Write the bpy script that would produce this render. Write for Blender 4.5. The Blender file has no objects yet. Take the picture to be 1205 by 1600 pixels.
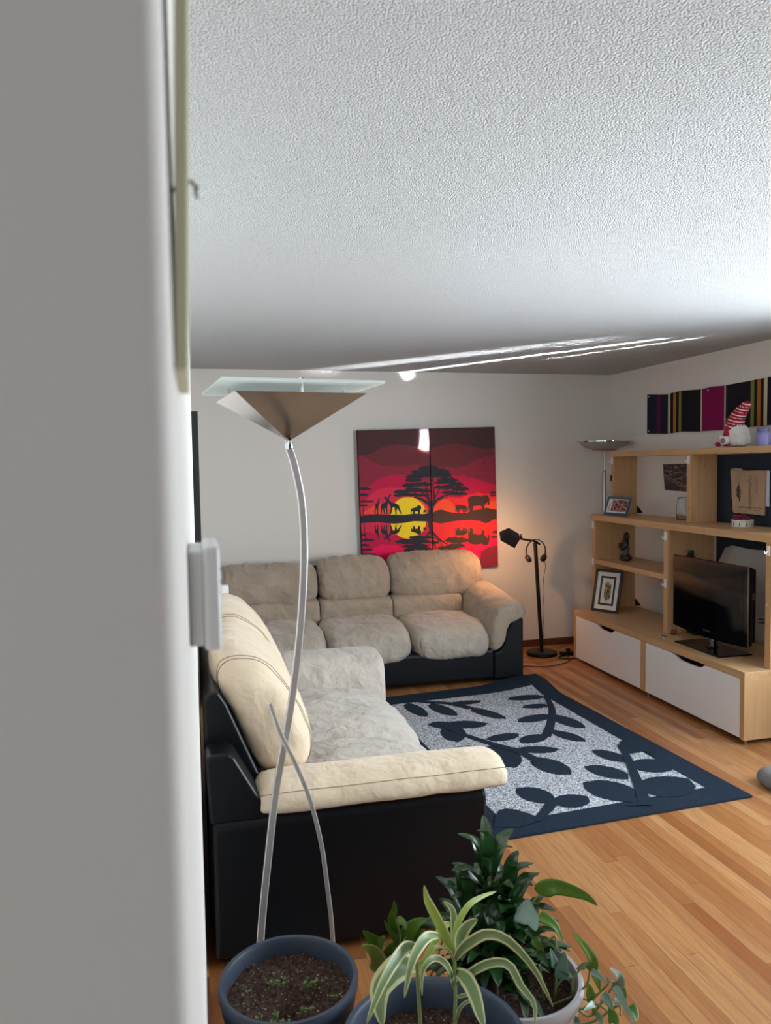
import bpy, bmesh, math, random
from mathutils import Vector, Matrix, noise
V = Vector
C = bpy.context.scene.collection
SC = bpy.context.scene

# ------------------------------------------------------------------ camera
YAW, PITCH, ROLL, FPX = math.radians(13.8728), math.radians(3.4027), math.radians(-0.8609), 1203.3
CAM = V((0.0, 0.0, 1.643))
def cam_axes():
    cy, sy, cp, sp = math.cos(YAW), math.sin(YAW), math.cos(PITCH), math.sin(PITCH)
    fwd = V((sy*cp, cy*cp, -sp)); right = V((cy, -sy, 0)); up = right.cross(fwd)
    c, s = math.cos(ROLL), math.sin(ROLL)
    return c*right + s*up, -s*right + c*up, fwd
r_, u_, f_ = cam_axes()
cd = bpy.data.cameras.new('camera'); cam = bpy.data.objects.new('camera', cd); C.objects.link(cam)
m = Matrix((r_, u_, -f_)).transposed().to_4x4(); m.translation = CAM
cam.matrix_world = m
cd.sensor_fit = 'HORIZONTAL'; cd.sensor_width = 36.0; cd.lens = 36.0*FPX/1205.0
cd.clip_start = 0.01; cd.clip_end = 100
cd.dof.use_dof = True; cd.dof.focus_distance = 4.3; cd.dof.aperture_fstop = 9.7
SC.camera = cam

# ------------------------------------------------------------------ world, daylight, exposure
SC.view_settings.view_transform = 'Standard'; SC.view_settings.look = 'None'
SC.view_settings.exposure = 0.68; SC.view_settings.gamma = 1.0
SC.view_settings.use_curve_mapping = False
SC.cycles.max_bounces = 10; SC.cycles.diffuse_bounces = 6; SC.cycles.glossy_bounces = 5
SC.cycles.use_denoising = True; SC.cycles.sample_clamp_indirect = 8.0
W = bpy.data.worlds.new('sky'); SC.world = W; W.use_nodes = True
bg = W.node_tree.nodes['Background']; bg.inputs[0].default_value = (0.62, 0.78, 1.0, 1); bg.inputs[1].default_value = 1.0

def area(name, loc, direction, sx, sy, power, color, spread=180.0, up=V((0, 0, 1))):
    d = bpy.data.lights.new(name, 'AREA'); d.shape = 'RECTANGLE'; d.size = sx; d.size_y = sy
    d.energy = power; d.color = color; d.spread = math.radians(spread)
    o = bpy.data.objects.new(name, d); C.objects.link(o)
    z = -V(direction).normalized(); x = up.cross(z).normalized(); y = z.cross(x)
    mm = Matrix((x, y, z)).transposed().to_4x4(); mm.translation = V(loc); o.matrix_world = mm
    return o
WIN = dict(y0=0.70, y1=3.45, z0=0.72, z1=2.26)      # the picture window in the right-hand wall
area('window_daylight', (4.05, 2.07, 1.45), (-1, 0.35, -0.12), 2.7, 1.5, 84, (0.80, 0.92, 1.0), 140)
area('ground_daylight', (11.5, 1.4, -2.0), (-0.8, 0.02, 0.36), 8.0, 4.0, 1560, (0.88, 0.95, 1.0))
area('rear_fill_light', (-1.3, -3.5, 1.5), (0.25, 1, 0.0), 1.2, 1.1, 24, (0.86, 0.94, 1.0))  # added fill lamp behind the camera, brightens the near wall face
# sunlight thrown back up into the room by bright things outside, entering through the window; the last beam is an addition
def glint(start, az, slope, wide, tall, power, back=1.2, spread=1.5):
    d = V((az[0], az[1], slope * math.hypot(*az))).normalized()
    area('glint_beam', V(start) - d*back, d, wide, tall, power, (0.93, 0.98, 1.0), spread)
glint((3.71, 3.27, 1.915), (-0.53, 0.85), 0.20, 0.050, 0.47, 2.7, spread=1.0)
glint((3.71, 3.34, 2.06), (-0.66, 0.757), 0.138, 0.28, 0.30, 1.3, spread=1.8)
glint((3.71, 3.39, 2.10), (-0.46, 0.886), 0.20, 0.024, 0.22, 0.46, spread=1.0)
glint((3.71, 2.60, 1.63), (-1.79, 3.70), 0.055, 0.055, 0.15, 3.0, spread=.6)  # added lamp: its patch imitates a glossy reflection on the painting

# ------------------------------------------------------------------ helpers
def lin(c):
    f = lambda v: (v/255/12.92 if v/255 <= .04045 else ((v/255+.055)/1.055)**2.4)
    return tuple(f(v) for v in c)
def tag(o, label=None, cat=None, group=None, kind=None):
    if label: o['label'] = label
    if cat: o['category'] = cat
    if group: o['group'] = group
    if kind: o['kind'] = kind
    return o
def thing(name, label, cat, loc, group=None):
    o = bpy.data.objects.new(name, None); o.empty_display_size = .05; C.objects.link(o); o.location = V(loc)
    return tag(o, label, cat, group)
def root_loc(p):
    while p.parent: p = p.parent
    return V(p.location)
class BM:
    """a growing mesh in world coordinates"""
    def __init__(s): s.bm = bmesh.new(); s.uv = s.bm.loops.layers.uv.new('UVMap'); s.keep = False
    def face(s, pts, mi=0):
        f = s.bm.faces.new([s.bm.verts.new(V(p)) for p in pts]); f.material_index = mi; return f
    def box(s, a, b, mi=0, M=None):
        x0, y0, z0 = a; x1, y1, z1 = b
        vs = [V(q) for q in ((x0,y0,z0),(x1,y0,z0),(x1,y1,z0),(x0,y1,z0),(x0,y0,z1),(x1,y0,z1),(x1,y1,z1),(x0,y1,z1))]
        if M: vs = [M @ v for v in vs]
        vs = [s.bm.verts.new(v) for v in vs]
        for q in ((0,3,2,1),(4,5,6,7),(0,1,5,4),(1,2,6,5),(2,3,7,6),(3,0,4,7)):
            s.bm.faces.new([vs[i] for i in q]).material_index = mi
        return s
    def prism(s, poly, fn, t0, t1, mi=0):
        """extrude a closed 2-D outline; fn(a, b, t) gives the point"""
        A = [s.bm.verts.new(fn(a, b, t0)) for a, b in poly]; B = [s.bm.verts.new(fn(a, b, t1)) for a, b in poly]
        n = len(poly)
        s.bm.faces.new(A[::-1]).material_index = mi; s.bm.faces.new(B).material_index = mi
        for i in range(n): s.bm.faces.new((A[i], A[(i+1) % n], B[(i+1) % n], B[i])).material_index = mi
        return s
    def grid(s, rows, closed=False, caps=False, mi=0, uv=False):
        R = [[s.bm.verts.new(V(p)) for p in row] for row in rows]; n = len(rows[0]); k = len(rows)
        for i in range(k-1):
            for j in range(n if closed else n-1):
                j2 = (j+1) % n
                f = s.bm.faces.new((R[i][j], R[i][j2], R[i+1][j2], R[i+1][j])); f.material_index = mi
                if uv:
                    for lp, (a, b) in zip(f.loops, ((j, i), (j+1, i), (j+1, i+1), (j, i+1))): lp[s.uv].uv = (a/(n-1), b/(k-1))
        if caps:
            s.bm.faces.new(R[0][::-1]).material_index = mi; s.bm.faces.new(R[-1]).material_index = mi
        return R
    def tube(s, pts, r, n=8, mi=0, r1=None):
        pts = [V(p) for p in pts]; k = len(pts); rows = []; ref = None
        for i, p in enumerate(pts):
            t = (pts[min(i+1, k-1)] - pts[max(i-1, 0)])
            t = t.normalized() if t.length > 1e-9 else V((0, 0, 1))
            if ref is None: ref = V((1, 0, 0)) if abs(t.x) < .8 else V((0, 1, 0))
            a = (ref - t*ref.dot(t)).normalized(); b = t.cross(a); ref = a
            rr = r if r1 is None else r + (r1-r)*i/(k-1)
            rows.append([p + (a*math.cos(q) + b*math.sin(q))*rr for q in (2*math.pi*j/n for j in range(n))])
        s.grid(rows, closed=True, caps=True, mi=mi); return s
    def bar(s, pts, w, t, side, mi=0):
        """flat bar along a path; side = the direction of its width"""
        pts = [V(p) for p in pts]; k = len(pts); rows = []
        for i, p in enumerate(pts):
            tg = (pts[min(i+1, k-1)] - pts[max(i-1, 0)]).normalized()
            a = (V(side) - tg*V(side).dot(tg)).normalized(); b = tg.cross(a)
            rows.append([p+a*w/2+b*t/2, p-a*w/2+b*t/2, p-a*w/2-b*t/2, p+a*w/2-b*t/2])
        s.grid(rows, closed=True, caps=True, mi=mi); return s
    def lathe(s, prof, c=(0, 0, 0), n=32, mi=0, caps=True, M=None, a0=0):
        c = V(c); rows = []
        for r, z in prof:
            row = [V((r*math.cos(a0+2*math.pi*j/n), r*math.sin(a0+2*math.pi*j/n), z)) for j in range(n)]
            rows.append([(M @ p if M else p) + c for p in row])
        s.grid(rows, closed=True, caps=caps, mi=mi); return s
    def ball(s, c, r, n=14, k=10, mi=0):
        c = V(c); r = V(r) if hasattr(r, '__len__') else V((r, r, r)); rows = []
        for i in range(k+1):
            a = math.pi*(i/k)*.998 + .003
            rows.append([c + V((r.x*math.sin(a)*math.cos(2*math.pi*j/n), r.y*math.sin(a)*math.sin(2*math.pi*j/n), -r.z*math.cos(a))) for j in range(n)])
        s.grid(rows, closed=True, caps=True, mi=mi); return s
def obj(name, b, mats, parent=None, smooth=False, loc=None, bevel=0, seg=2, angle=40):
    if not b.keep: bmesh.ops.recalc_face_normals(b.bm, faces=b.bm.faces[:])
    me = bpy.data.meshes.new(name); b.bm.to_mesh(me); b.bm.free()
    base = root_loc(parent) if parent else (V(loc) if loc is not None else V((0, 0, 0)))
    if parent is None and loc is None and len(me.vertices):
        xs = [v.co for v in me.vertices]
        base = V((sum(min(q[i] for q in xs) + max(q[i] for q in xs) for _ in (0,))/2 if i < 2 else min(q[2] for q in xs) for i in range(3)))
    me.transform(Matrix.Translation(-base))
    for q in (mats if isinstance(mats, (list, tuple)) else [mats]): me.materials.append(q)
    o = bpy.data.objects.new(name, me); C.objects.link(o)
    if parent: o.parent = parent
    else: o.location = base
    if smooth:
        for p in me.polygons: p.use_smooth = True
        if smooth == 'auto': me.set_sharp_from_angle(angle=math.radians(angle))
    if bevel:
        md = o.modifiers.new('bevel', 'BEVEL'); md.width = bevel; md.segments = seg; md.limit_method = 'ANGLE'; md.angle_limit = math.radians(35)
        md.harden_normals = False
    return o
def struct(name, b, mats, **k): return tag(obj(name, b, mats, **k), kind='structure')
def spline(pts, n):
    """Catmull-Rom through the points, n samples"""
    P = [V(p) if len(p) == 3 else V((p[0], p[1], 0)) for p in pts]; k = len(P)-1; out = []
    for i in range(n):
        t = i/(n-1)*k; s = min(int(t), k-1); f = t - s
        p0, p1, p2, p3 = P[max(s-1, 0)], P[s], P[s+1], P[min(s+2, k)]
        out.append(.5*((2*p1) + (p2-p0)*f + (2*p0-5*p1+4*p2-p3)*f*f + (3*p1-p0-3*p2+p3)*f**3))
    return out
def closed_spline(pts, n):
    P = [V((p[0], p[1], 0)) for p in pts]; k = len(P); out = []
    for i in range(n):
        t = i/n*k; s = int(t) % k; f = t - int(t)
        p0, p1, p2, p3 = P[s-1], P[s], P[(s+1) % k], P[(s+2) % k]
        q = .5*((2*p1) + (p2-p0)*f + (2*p0-5*p1+4*p2-p3)*f*f + (3*p1-p0-3*p2+p3)*f**3)
        out.append((q.x, q.y))
    return out

# ------------------------------------------------------------------ materials
class N:
    """small node-building wrapper"""
    def __init__(s, name, rough=.5, metal=0, spec=.5, color=(.5, .5, .5)):
        s.m = bpy.data.materials.new(name); s.m.use_nodes = True; s.t = s.m.node_tree
        s.b = s.t.nodes['Principled BSDF']
        s.b.inputs['Base Color'].default_value = (*color, 1); s.b.inputs['Roughness'].default_value = rough
        s.b.inputs['Metallic'].default_value = metal; s.b.inputs['Specular IOR Level'].default_value = spec
    def n(s, t, **k):
        q = s.t.nodes.new(t)
        for a, v in k.items(): setattr(q, a, v)
        return q
    def l(s, a, b): s.t.links.new(a, b)
    def coord(s, scale=(1, 1, 1), kind='Object', rot=(0, 0, 0)):
        c = s.n('ShaderNodeTexCoord'); mp = s.n('ShaderNodeMapping'); mp.inputs['Scale'].default_value = scale
        mp.inputs['Rotation'].default_value = rot
        s.l(c.outputs[kind], mp.inputs[0]); return mp.outputs[0]
    def noise(s, vec, scale, detail=4, rough=.5, dist=0):
        q = s.n('ShaderNodeTexNoise'); q.inputs['Scale'].default_value = scale; q.inputs['Detail'].default_value = detail
        q.inputs['Roughness'].default_value = rough; q.inputs['Distortion'].default_value = dist
        if vec is not None: s.l(vec, q.inputs['Vector'])
        return q.outputs['Fac']
    def ramp(s, fac, stops):
        q = s.n('ShaderNodeValToRGB'); e = q.color_ramp.elements
        while len(e) < len(stops): e.new(.5)
        for i, (p, c) in enumerate(stops): e[i].position = p; e[i].color = (*c, 1)
        s.l(fac, q.inputs[0]); return q.outputs[0]
    def math(s, op, a, b=None):
        q = s.n('ShaderNodeMath', operation=op)
        for i, v in enumerate((a, b)):
            if v is None: continue
            if isinstance(v, (int, float)): q.inputs[i].default_value = v
            else: s.l(v, q.inputs[i])
        return q.outputs[0]
    def mix(s, fac, a, b, mode='MIX'):
        q = s.n('ShaderNodeMix', data_type='RGBA', blend_type=mode)
        for i, v in ((0, fac), (6, a), (7, b)):
            if isinstance(v, (int, float)): q.inputs[i].default_value = v
            elif isinstance(v, tuple): q.inputs[i].default_value = (*v, 1)
            else: s.l(v, q.inputs[i])
        return q.outputs[2]
    def bump(s, h, strength=.3, dist=.01):
        q = s.n('ShaderNodeBump'); q.inputs['Strength'].default_value = strength; q.inputs['Distance'].default_value = dist
        s.l(h, q.inputs['Height']); s.l(q.outputs[0], s.b.inputs['Normal']); return q
    def color(s, c): s.l(c, s.b.inputs['Base Color']); return s
def plain(name, c, rough=.5, metal=0, spec=.5, bump=0, scale=60, var=.0):
    q = N(name, rough, metal, spec, lin(c))
    if var:
        a = lin(c); f = q.noise(q.coord(), scale*.2, 5)
        q.color(q.ramp(f, [(.3, tuple(x*(1-var) for x in a)), (.7, tuple(min(1, x*(1+var)) for x in a))]))
    if bump: q.bump(q.noise(q.coord(), scale, 4), bump, .002)
    return q.m
def mat_wall(name, c):
    q = N(name, .75, 0, .3, lin(c)); q.bump(q.noise(q.coord(), 140, 3), .12, .002); return q.m
def mat_ceiling():
    q = N('popcorn_ceiling', .9, 0, .15, lin((238, 238, 238)))
    v = q.coord(); vo = q.n('ShaderNodeTexVoronoi'); vo.inputs['Scale'].default_value = 190; q.l(v, vo.inputs['Vector'])
    d2 = q.math('MULTIPLY', vo.outputs['Distance'], vo.outputs['Distance'])
    h = q.math('ADD', q.math('MULTIPLY', d2, -2.2), q.math('MULTIPLY', q.noise(v, 420, 3, .6), .9))
    q.bump(h, 1.0, .008); return q.m
def mat_floor():
    q = N('oak_floorboards', .34, 0, .5)
    c = q.n('ShaderNodeTexCoord'); sp = q.n('ShaderNodeSeparateXYZ'); q.l(c.outputs['Object'], sp.inputs[0])
    bw, bl = .057, 1.7
    xi = q.math('FLOOR', q.math('DIVIDE', sp.outputs[0], bw)); xf = q.math('FRACT', q.math('DIVIDE', sp.outputs[0], bw))
    wn = q.n('ShaderNodeTexWhiteNoise', noise_dimensions='1D'); q.l(xi, wn.inputs['W'])
    ys = q.math('ADD', q.math('DIVIDE', sp.outputs[1], bl), q.math('MULTIPLY', wn.outputs['Value'], 7.0))
    yi = q.math('FLOOR', ys); yf = q.math('FRACT', ys)
    cb = q.n('ShaderNodeCombineXYZ'); q.l(xi, cb.inputs[0]); q.l(yi, cb.inputs[1])
    w2 = q.n('ShaderNodeTexWhiteNoise', noise_dimensions='2D'); q.l(cb.outputs[0], w2.inputs['Vector'])
    base = q.ramp(w2.outputs['Value'], [(0, lin((140, 84, 46))), (.2, lin((164, 108, 64))), (.55, lin((181, 128, 80))), (.85, lin((194, 146, 97))), (1, lin((146, 86, 48)))])
    # grain, shifted from board to board
    sh = q.n('ShaderNodeVectorMath', operation='MULTIPLY_ADD'); q.l(w2.outputs['Color'], sh.inputs[0]); sh.inputs[1].default_value = (9, 9, 9)
    q.l(c.outputs['Object'], sh.inputs[2])
    mp = q.n('ShaderNodeMapping'); mp.inputs['Scale'].default_value = (46, 2.2, 1); q.l(sh.outputs[0], mp.inputs[0])
    g = q.noise(mp.outputs[0], 1.6, 7, .6, 1.1)
    col = q.mix(q.math('MULTIPLY', q.ramp(g, [(.42, (0, 0, 0)), (.72, (1, 1, 1))]), .6), base, lin((112, 66, 36)))
    mp2 = q.n('ShaderNodeMapping'); mp2.inputs['Scale'].default_value = (5, .8, 1); q.l(sh.outputs[0], mp2.inputs[0])
    col = q.mix(q.math('MULTIPLY', q.noise(mp2.outputs[0], 1.5, 4), .35), col, lin((172, 112, 66)))
    # joints
    ex = q.math('LESS_THAN', q.math('MINIMUM', xf, q.math('SUBTRACT', 1.0, xf)), .018)
    ey = q.math('LESS_THAN', yf, .0018)
    e = q.math('MAXIMUM', ex, ey)
    q.color(q.mix(q.math('MULTIPLY', e, .55), col, lin((82, 46, 24))))
    q.l(q.math('ADD', q.math('MULTIPLY', g, .16), .24), q.b.inputs['Roughness'])
    q.bump(q.math('ADD', q.math('MULTIPLY', e, -1.0), q.math('MULTIPLY', g, .12)), .25, .002)
    return q.m
def mat_wood(name, a, b, scale):
    q = N(name, .42, 0, .4); v = q.coord(scale); g = q.noise(v, 1.0, 6, .6, .8)
    col = q.ramp(g, [(.3, lin(a)), (.7, lin(b))])
    k = q.noise(q.coord((2, 2, 2)), 9, 1); q.color(q.mix(q.ramp(k, [(.74, (0, 0, 0)), (.78, (.6, .6, .6))]), col, lin((150, 108, 70))))
    q.bump(g, .05, .001); return q.m
def mat_suede(name, a, b, wr=.5, scale=1.0):
    q = N(name, .92, 0, .12)
    v = q.coord(); big = q.noise(v, 5*scale, 5, .6, .6)
    q.color(q.ramp(big, [(.3, lin(a)), (.72, lin(b))]))
    q.b.inputs['Sheen Weight'].default_value = .25; q.b.inputs['Sheen Roughness'].default_value = .5
    v2 = q.coord((1, 1, 1)); w1 = q.noise(v2, 5.0*scale, 3, .5, .5); w2 = q.noise(v2, 14*scale, 3, .5, .6); f = q.noise(v2, 420, 2)
    q.bump(q.math('ADD', q.math('ADD', w1, q.math('MULTIPLY', w2, .35)), q.math('MULTIPLY', f, .02)), wr, .035)
    return q.m
def mat_leather():
    q = N('black_leather', .42, 0, .30, lin((10, 12, 17)))
    v = q.coord(); vo = q.n('ShaderNodeTexVoronoi'); vo.inputs['Scale'].default_value = 220; q.l(v, vo.inputs['Vector'])
    q.bump(q.math('ADD', q.math('MULTIPLY', vo.outputs['Distance'], .05), q.noise(v, 5, 4, .5, .8)), .25, .012); return q.m
def mat_leaf(name, edge, mid, mid2, rough=.32, margin=.30, spec=.5):
    """leaf with a margin of another colour and fine lengthwise veins; U runs across the blade"""
    q = N(name, rough, 0, spec); c = q.n('ShaderNodeTexCoord'); sp = q.n('ShaderNodeSeparateXYZ'); q.l(c.outputs['UV'], sp.inputs[0])
    d = q.math('ABSOLUTE', q.math('SUBTRACT', sp.outputs[0], .5))
    d = q.math('ADD', d, q.math('MULTIPLY', q.math('SUBTRACT', q.noise(q.coord(), 60, 3), .5), .12))
    mp = q.coord((40, 1.5, 1), 'UV'); g = q.noise(mp, 1.0, 3)
    inner = q.mix(g, lin(mid), lin(mid2))
    q.color(q.mix(q.ramp(d, [(.5-margin-.03, (0, 0, 0)), (.5-margin+.03, (1, 1, 1))]), inner, lin(edge)))
    q.b.inputs['Coat Weight'].default_value = .4 if spec > .6 else 0; q.b.inputs['Coat Roughness'].default_value = .12
    tr = q.n('ShaderNodeBsdfTranslucent'); mx = q.n('ShaderNodeMixShader'); mx.inputs[0].default_value = .22
    cl = q.t.links[-1] if False else None
    src = q.b.inputs['Base Color'].links[0].from_socket; q.l(src, tr.inputs[0])
    out = [n for n in q.t.nodes if n.type == 'OUTPUT_MATERIAL'][0]
    q.l(q.b.outputs[0], mx.inputs[1]); q.l(tr.outputs[0], mx.inputs[2]); q.l(mx.outputs[0], out.inputs[0])
    q.bump(g, .25, .001); return q.m
def mat_soil():
    q = N('potting_soil', .95, 0, .1); v = q.coord(); a = q.noise(v, 90, 6, .7)
    col = q.ramp(a, [(.35, lin((42, 31, 27))), (.65, lin((98, 76, 67)))])
    vo = q.n('ShaderNodeTexVoronoi'); vo.inputs['Scale'].default_value = 130; q.l(v, vo.inputs['Vector'])
    sel = q.math('MULTIPLY', q.math('LESS_THAN', vo.outputs['Distance'], .30), q.math('GREATER_THAN', q.noise(v, 160, 1), .60))
    q.color(q.mix(sel, col, lin((190, 184, 176)))); q.bump(q.noise(v, 70, 5, .7), .9, .02); return q.m
def mat_speckle(name, a, b, scale, rough=.95):
    q = N(name, rough, 0, .1); v = q.coord(); f = q.noise(v, scale, 2, .6)
    q.color(q.ramp(f, [(.36, lin(a)), (.64, lin(b))])); q.bump(f, .5, .004); return q.m
def mat_brushed(name, c, rough=.28):
    q = N(name, rough, 1.0, .5, lin(c)); q.bump(q.noise(q.coord((300, 300, 6)), 1, 2), .06, .001); return q.m
def mat_glass(name, c=(235, 248, 245), rough=.05, alpha=.45):
    q = N(name, rough, 0, .5, lin(c)); q.b.inputs['Transmission Weight'].default_value = alpha; q.b.inputs['IOR'].default_value = 1.3; return q.m
def mat_emit(name, c, s):
    q = N(name, .5, 0, .5, lin(c)); q.b.inputs['Emission Color'].default_value = (*lin(c), 1); q.b.inputs['Emission Strength'].default_value = s; return q.m

M_wall = mat_wall('wall_paint', (224, 219, 212)); M_ceil = mat_ceiling(); M_floor = mat_floor()
M_hall = mat_wall('darkened_hall_paint', (140, 132, 124))  # unseen walls, darkened to cut reflections in the near leather
M_trim = plain('white_trim', (232, 232, 230), .5)
M_base = plain('stained_baseboard', (92, 52, 34), .45, var=.2)
WH = mat_wood('maple_lengthwise', (183, 142, 99), (199, 161, 117), (26, 1.6, 26))
WV = mat_wood('maple_upright', (180, 139, 97), (196, 158, 115), (26, 26, 1.6))
M_white = plain('white_laminate', (228, 224, 223), .45)
M_wplast = plain('white_plastic', (226, 227, 228), .4); M_bplast = plain('black_plastic', (16, 16, 18), .35)
M_gloss = plain('gloss_black', (10, 10, 13), .08, spec=.6)
M_chrome = mat_brushed('chrome', (215, 215, 218), .08); M_steel = mat_brushed('brushed_steel', (176, 172, 168), .3); M_polish = mat_brushed('polished_steel', (214, 212, 210), .32); M_polish.node_tree.nodes['Principled BSDF'].inputs['Metallic'].default_value = .7
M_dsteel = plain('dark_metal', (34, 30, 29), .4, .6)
M_suede = mat_suede('beige_suede', (216, 194, 166), (230, 210, 183), .6)
M_suede_pale = mat_suede('pale_worn_suede', (174, 164, 153), (196, 186, 175), .8, 1.2)
M_suede_dark = mat_suede('taupe_suede', (158, 141, 124), (176, 160, 142), 1.0)
M_suede_grey = mat_suede('greyed_taupe_suede', (166, 154, 140), (190, 178, 163), .9, 1.2)
M_leather = mat_leather(); M_stitch = plain('brown_thread', (112, 86, 66), .8)
M_rug = mat_speckle('navy_carpet', (28, 38, 50), (40, 52, 66), 260); M_rugf = mat_speckle('grey_fleck_carpet', (76, 79, 86), (214, 216, 222), 120)
M_soil = mat_soil(); M_pot = plain('slate_plastic', (58, 67, 82), .42, bump=.15, scale=90); M_potg = plain('grey_plastic_pot', (178, 176, 176), .5)
M_potin = plain('dark_pot_lining', (70, 70, 74), .6)
M_var = mat_leaf('cream_edged_leaf', (214, 214, 160), (104, 132, 84), (140, 160, 108), .35, .17)
M_yel = mat_leaf('yellow_green_leaf', (196, 202, 120), (150, 172, 70), (172, 188, 96), .35, .12)
M_dark = mat_leaf('dark_glossy_leaf', (30, 58, 30), (28, 60, 30), (48, 84, 38), .22, .04, .8)
M_green = mat_leaf('green_leaf', (86, 122, 40), (76, 116, 34), (104, 140, 50), .35, .05)
M_sheen = mat_leaf('sheen_painted_leaf', (112, 146, 126), (100, 136, 114), (140, 170, 150), .28, .06, 1.0)  # whitish-blue window sheen is put into the leaf colour
M_stem = plain('green_stem', (116, 128, 72), .6); M_bark = plain('brown_stem', (104, 92, 70), .8, bump=.4)
M_navy = plain('navy_cloth', (30, 40, 54), .9, bump=.3, scale=200)

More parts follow.
